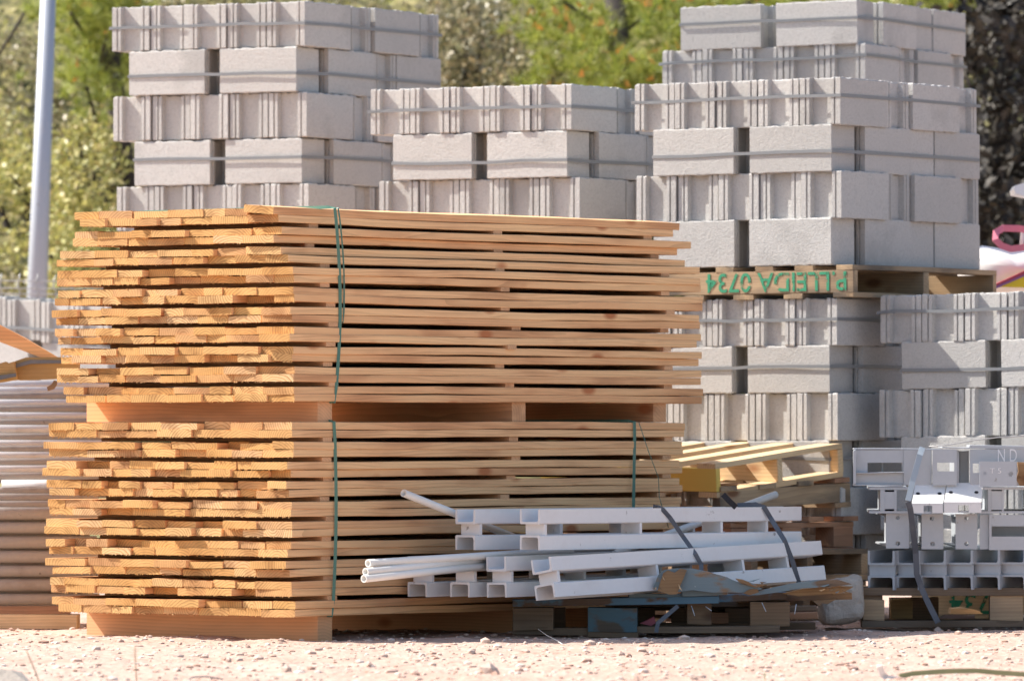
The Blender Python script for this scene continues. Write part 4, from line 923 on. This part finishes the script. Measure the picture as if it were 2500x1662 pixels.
tube_poly('cord', [at(2498, 555, 31.05), at(2494, 600, 31.05)], .01, M_bag, parent=bag)
tag(slab('tarp', [(2476, 462), (2482, 452), (2500, 446), (2560, 440), (2560, 490), (2500, 478), (2480, 472)], 31.4, .3, M_bag, None, 'sunlit white tarp corner at the right picture edge', 'tarp', 45), 'sunlit white tarp corner at the right picture edge', 'tarp')
# pole
a, b_ = at(71, 1240, 36.2), at(122, -120, 36.2); d = b_ - a; V = []; Fc = []; sg = 24
for t in range(2):
    r_ = (.062, .038)[t]
    for k in range(sg): an = 2 * math.pi * k / sg; V.append((d.length * t, r_ * math.cos(an), r_ * math.sin(an)))
Fc = [(k, (k + 1) % sg, sg + (k + 1) % sg, sg + k) for k in range(sg)] + [tuple(range(sg)), tuple(range(sg, 2 * sg))[::-1]]
me = mk('pole', V, Fc)
for p in me.polygons[:sg]: p.use_smooth = True
bm = bmesh.new(); bm.from_mesh(me); bmesh.ops.recalc_face_normals(bm, faces=bm.faces[:]); bm.to_mesh(me); bm.free()
tag(link('metal_pole', me, frame(a, d), None, (M_pole,)), 'tall pale grey tapered metal pole leaning slightly at far left', 'pole')
# wire fence
fr = thing('wire_fence', 'thin wire mesh fence in front of the shrubs at left', 'fence', at(60, 1410, 34.6)); wires = []
for k in range(-3, 9):
    x = 45 * k - 2
    pts = [at(x + (3 * math.sin(j * .9 + k) if j % 3 else 6), 668 + j * 16, 34.6) for j in range(14)]
    tube_poly('wire', pts, .0035, M_wire, seg=5, parent=fr)
for y in (684, 702, 716, 740, 780):
    tube_poly('wire', [at(-160, y - 2, 34.6), at(60, y + 2, 34.6), at(200, y + 3, 34.6), at(360, y, 34.6)], .003, M_wire, seg=5, parent=fr)
# litter: leaf blade, white ribbon, stalks, twig
def blade(name, label, cat, l, Y, w, mat, th=.0015):
    return tag(tube_poly(name, [at(x, y, Y + k * .02) for k, (x, y) in enumerate(l)], 0, mat, seg=4, flat=(w, th)), label, cat)
blade('long_leaf', 'long green leaf blade lying at the lower right', 'leaf', [(2195, 1650), (2230, 1643), (2300, 1638), (2380, 1636), (2440, 1641), (2500, 1645), (2540, 1644)], 22.3, .008, M_lead)
blade('ribbon', 'white plastic ribbon curled beside the green leaf blade', 'ribbon', [(2148, 1624), (2154, 1645), (2168, 1655), (2195, 1658), (2230, 1668)], 22.2, .010, M_bag)
for k, (l, lb) in enumerate((([(64, 1586), (72, 1605), (85, 1635), (95, 1662)], 'dark thin stalk standing at the lower left'), ([(329, 1575), (330, 1600), (332, 1640), (334, 1665)], 'dark thin stalk standing below the left lumber base'),
        ([(455, 1662), (470, 1652), (500, 1650), (545, 1657)], 'curved dark wire lying at the bottom edge'), ([(1867, 1640), (1868, 1662), (1868, 1680)], 'short green sprout at the bottom edge'))):
    tag(tube_poly('stalk', [at(x, y, 22.0 - .0 * k) for x, y in l], .0022, M_lead if k == 3 else M_twig if k != 2 else M_dstrap, seg=6), lb, 'stalk')
tag(tube_poly('straw', [at(1314, 1535, 26.3), at(1335, 1550, 26.1), at(1355, 1560, 25.95), at(1374, 1572, 25.7)], .0014, M_tube, seg=5), 'pale straw lying across the shaded ground by the blue pallet', 'straw')

# ------------------------------------------------------------------ vegetation
def leaf_cloud(c, rad, n, size, rg, clusters=26, elong=2.0, spread=.20):
    V = []; Fc = []; cl = []
    for _ in range(clusters):
        d = Vector((rg.gauss(0, 1), rg.gauss(0, 1), rg.gauss(0, 1))).normalized() * rg.uniform(.25, 1.0) ** .6
        cl.append((Vector((c[0] + d.x * rad[0], c[1] + d.y * rad[1], c[2] + d.z * rad[2])), rg.uniform(.5, 1.2)))
    for i in range(n):
        p0, s_ = cl[i % clusters]; sp = spread * s_ * min(rad)
        p = p0 + Vector((rg.gauss(0, sp * 1.3), rg.gauss(0, sp), rg.gauss(0, sp)))
        a = Vector((rg.gauss(0, 1), rg.gauss(0, 1), rg.gauss(0, .8) + .3)).normalized(); b_ = a.cross(Vector((rg.gauss(0, 1), rg.gauss(0, 1), rg.gauss(0, 1)))).normalized()
        L = size * rg.uniform(.6, 1.3); W = L / elong; k = len(V)
        V += [p - a * L * .5, p + b_ * W * .5, p + a * L * .5, p - b_ * W * .5]; Fc.append((k, k + 1, k + 2, k + 3))
    return V, Fc
def bush(label, cx, cy, Y, wpx, hpx, n, size, mat, seed, name='shrub', elong=2.0, clusters=26, cat='shrub', group='shrubs on the hillside', depth=.8):
    rg = random.Random(seed); c = at(cx, cy, Y); rx = wpx / F * Y / 2; rz = hpx / F * Y / 2; base = Vector((c.x, c.y, hz(c.x, c.y) if Y > 36.5 else 0))
    r_ = thing(name, label, cat, base, group)
    V, Fc = leaf_cloud(c, (rx, depth, rz), n, size, rg, clusters, elong, spread=.24)
    M = Matrix.Translation(c); me = mk('foliage', [v - c for v in V], Fc); link('foliage', me, M, r_, (mat,))
    mb = MB()
    for k in range(7):
        p0 = base + Vector((rg.uniform(-.1, .1), rg.uniform(-.1, .1), -.1)); p1 = c + Vector((rg.uniform(-.8, .8) * rx, rg.uniform(-.5, .5) * depth, rg.uniform(-.1, .8) * rz)); pm = p0.lerp(p1, .5) + Vector((rg.uniform(-.1, .1), 0, .1))
        pts = [p0, pm, p1]; n_ = 5
        base_i = len(mb.V)
        for j, p in enumerate(pts):
            rr = (.03, .018, .006)[j]
            for q in range(n_): an = 2 * math.pi * q / n_; mb.V.append(p + Vector((rr * math.cos(an), rr * math.sin(an), 0)))
        for j in range(2):
            for q in range(n_): mb.F.append([base_i + j * n_ + q, base_i + j * n_ + (q + 1) % n_, base_i + (j + 1) * n_ + (q + 1) % n_, base_i + (j + 1) * n_ + q]); mb.M.append(0); mb.S.append(True)
    mb.build('stems', M_bark, Matrix.Translation(base), r_)
    return r_
vs = 100
for lb, cx, cy, Y, w, h, n, s_, mt in (
    ('yellow green shrub low behind the metal pole', 60, 560, 39.5, 330, 420, 3600, .050, L_yell), ('brownish olive shrub at the upper left edge', 20, 240, 41.5, 260, 380, 2600, .045, L_oliv),
    ('bright yellow green shrub between pole and left block tower', 215, 470, 39.0, 210, 380, 2800, .048, L_yell), ('olive shrub behind the pole top', 150, 120, 43, 260, 300, 2400, .045, L_oliv),
    ('dusty olive shrub right of the left block tower', 1120, 120, 40.0, 230, 330, 3400, .050, L_oliv), ('greyish olive shrub in the middle gap', 1270, 130, 41.0, 240, 330, 3200, .048, L_oliv),
    ('yellowish shrub behind the middle block tower', 1400, 60, 43.5, 320, 260, 2200, .05, L_yell), ('green shrub hidden behind the middle tower', 1350, 330, 40, 500, 300, 1500, .06, L_yell),
    ('olive shrub above the left block tower', 600, 60, 42, 760, 260, 2600, .055, L_oliv), ('green shrub above the right block tower', 1900, 40, 42.5, 700, 220, 2400, .055, L_yell),
    ('scrub in shade behind the right block tower', 2430, 220, 38.5, 260, 700, 4500, .075, L_shade), ('scrub in shade low behind the bulk bag', 2440, 560, 38.2, 260, 420, 3000, .08, L_shade),
    ('scrub in deep shade behind the right trunk', 2470, 300, 42, 420, 900, 3600, .06, L_shade), ('olive scrub low behind the wire fence', 60, 760, 38.4, 420, 200, 1800, .045, L_oliv),
    ('golden green shrub above the fence at the left edge', 10, 420, 40.5, 260, 300, 2600, .046, L_yell), ('rusty olive shrub at the left behind the pole middle', 130, 330, 41.2, 220, 260, 2200, .045, L_oliv),
    ('yellow green shrub just left of the lower left tower layers', 190, 640, 38.6, 240, 240, 2200, .045, L_yell), ('light olive shrub at the very top left corner', 60, 40, 43.5, 320, 240, 2200, .05, L_yell),
    ('dusty shrub low in the gap beside the left tower top', 1110, 20, 42.5, 260, 200, 1800, .05, L_oliv), ('yellow olive shrub under the pine in the middle gap', 1330, 200, 39.4, 300, 200, 2200, .045, L_oliv)):
    vs += 1; bush(lb, cx, cy, Y, w, h, n, s_, mt, vs, clusters=60)
# pines: tufts of long needles with orange buds
def pine(label, cx, cy, Y, wpx, hpx, tufts, seed, nb):
    rg = random.Random(seed); c = at(cx, cy, Y); rx = wpx / F * Y / 2; rz = hpx / F * Y / 2; base = Vector((c.x + .2, c.y + .3, hz(c.x, c.y)))
    r_ = thing('pine_tree', label, 'pine tree', base, 'pines on the hillside'); V = []; Fc = []; BV = MB(); tr = MB()
    cl = [Vector((rg.uniform(-1, 1) * rx, rg.uniform(-.6, .6), rg.uniform(-1, 1) * rz)) for _ in range(18)]
    tufts = int(tufts * 1.5)
    for k in range(tufts):
        q = cl[k % 18]; p = c + q + Vector((rg.gauss(0, .11), rg.gauss(0, .12), rg.gauss(0, .075))); ax = Vector((rg.gauss(0, .5), rg.gauss(0, .5) - .3, 1)).normalized()
        for j in range(44):
            d = (ax * rg.uniform(.2, 1) + Vector((rg.gauss(0, .6), rg.gauss(0, .6), rg.gauss(0, .5)))).normalized(); L = rg.uniform(.06, .11); s_ = d.cross(Vector((rg.gauss(0, 1), 1, rg.gauss(0, 1)))).normalized() * .0021; i = len(V)
            V += [p - s_, p + s_, p + d * L]; Fc.append((i, i + 1, i + 2))
        if k < nb:
            for w_ in range(3):
                e = p + ax * .06 + Vector((rg.uniform(-.02, .02), rg.uniform(-.02, .02), 0)); h = rg.uniform(.035, .07); rr = .012
                BV.add([e + Vector((rr, 0, 0)), e + Vector((-rr * .5, rr * .87, 0)), e + Vector((-rr * .5, -rr * .87, 0)), e + ax * h], [(0, 1, 3), (1, 2, 3), (2, 0, 3), (2, 1, 0)])
    M = Matrix.Translation(c); nf = len(Fc); o_ = len(V); V += BV.V; Fc += [tuple(i + o_ for i in f) for f in BV.F]
    link('foliage', mk('foliage', [v - c for v in V], Fc, [0] * nf + [1] * (len(Fc) - nf)), M, r_, (L_pine, M_bud))
    
    pts = [base - Vector((0, 0, .2)), base.lerp(c, .5) + Vector((.05, 0, 0)), c + Vector((0, .2, rz))]
    tube_poly('trunk', pts, .06, M_bark, seg=8, parent=r_)
    for k, q in enumerate(cl[:10]): tube_poly('branch', [c + Vector((0, .2, q.z - .2)), c + q], .012, M_bark, seg=5, parent=r_)
pine('bright green pine with orange buds between the block towers', 1500, 110, 38.4, 300, 260, 330, 5, 95)
pine('green pine with orange buds beside the left block tower', 235, 110, 39.2, 190, 380, 300, 6, 40)
pine('green pine top above the middle of the hillside', 1740, -20, 41, 420, 160, 200, 8, 60)
pine('pine sprig above the right block tower', 2250, -10, 41.5, 340, 90, 130, 9, 10)
# dark trunk on the right
tk = thing('tree', 'dark gnarled tree trunk at the right picture edge', 'tree', at(2460, 1250, 38.6))
tube_poly('trunk', [at(2470, 1280, 38.9), at(2462, 800, 38.8), at(2450, 560, 38.7), at(2455, 420, 38.7), at(2440, 250, 38.8), at(2470, 60, 38.9), at(2490, -150, 39.0)], .042, M_bark, seg=12, parent=tk)
for l in ([(2452, 520), (2425, 440), (2408, 330), (2380, 240), (2360, 190)], [(2450, 300), (2420, 180), (2400, 60), (2380, -40)], [(2455, 420), (2490, 330), (2530, 260)], [(2440, 250), (2480, 160), (2520, 60)], [(2452, 480), (2420, 500), (2395, 420), (2380, 340)]):
    tube_poly('branch', [at(x, y, 38.6) for x, y in l], .013, M_bark, seg=7, parent=tk)
tg = tube_poly('twig', [at(-20, 160, 38.6), at(25, 90, 38.5), at(60, 30, 38.5)], .008, M_bark); tag(tg, 'bare brown twig rising at the upper left edge', 'twig')

# ground cover on the slope behind everything
rg = random.Random(77); V = []; Fc = []
for i in range(36000):
    y = 37.6 + rg.random() ** .8 * 9.5; x = rg.uniform(-.14, .14) * y; p = Vector((x, y, hz(x, y) + rg.random() ** 2 * .28))
    if .062 < x / y < .085: continue  # bright leaves left out so the slope stays dark as in shade
    a = Vector((rg.gauss(0, 1), rg.gauss(0, 1), rg.gauss(0, .8) + .4)).normalized(); b_ = a.cross(Vector((rg.gauss(0, 1), rg.gauss(0, 1), rg.gauss(0, 1)))).normalized()
    L = rg.uniform(.035, .075); W = L * .5; k = len(V); V += [p - a * L * .5, p + b_ * W * .5, p + a * L * .5, p - b_ * W * .5]; Fc.append((k, k + 1, k + 2, k + 3))
tag(link('undergrowth', mk('undergrowth', V, Fc), None, None, (L_yell,)), 'yellow green undergrowth covering the hillside', 'undergrowth', kind='stuff')
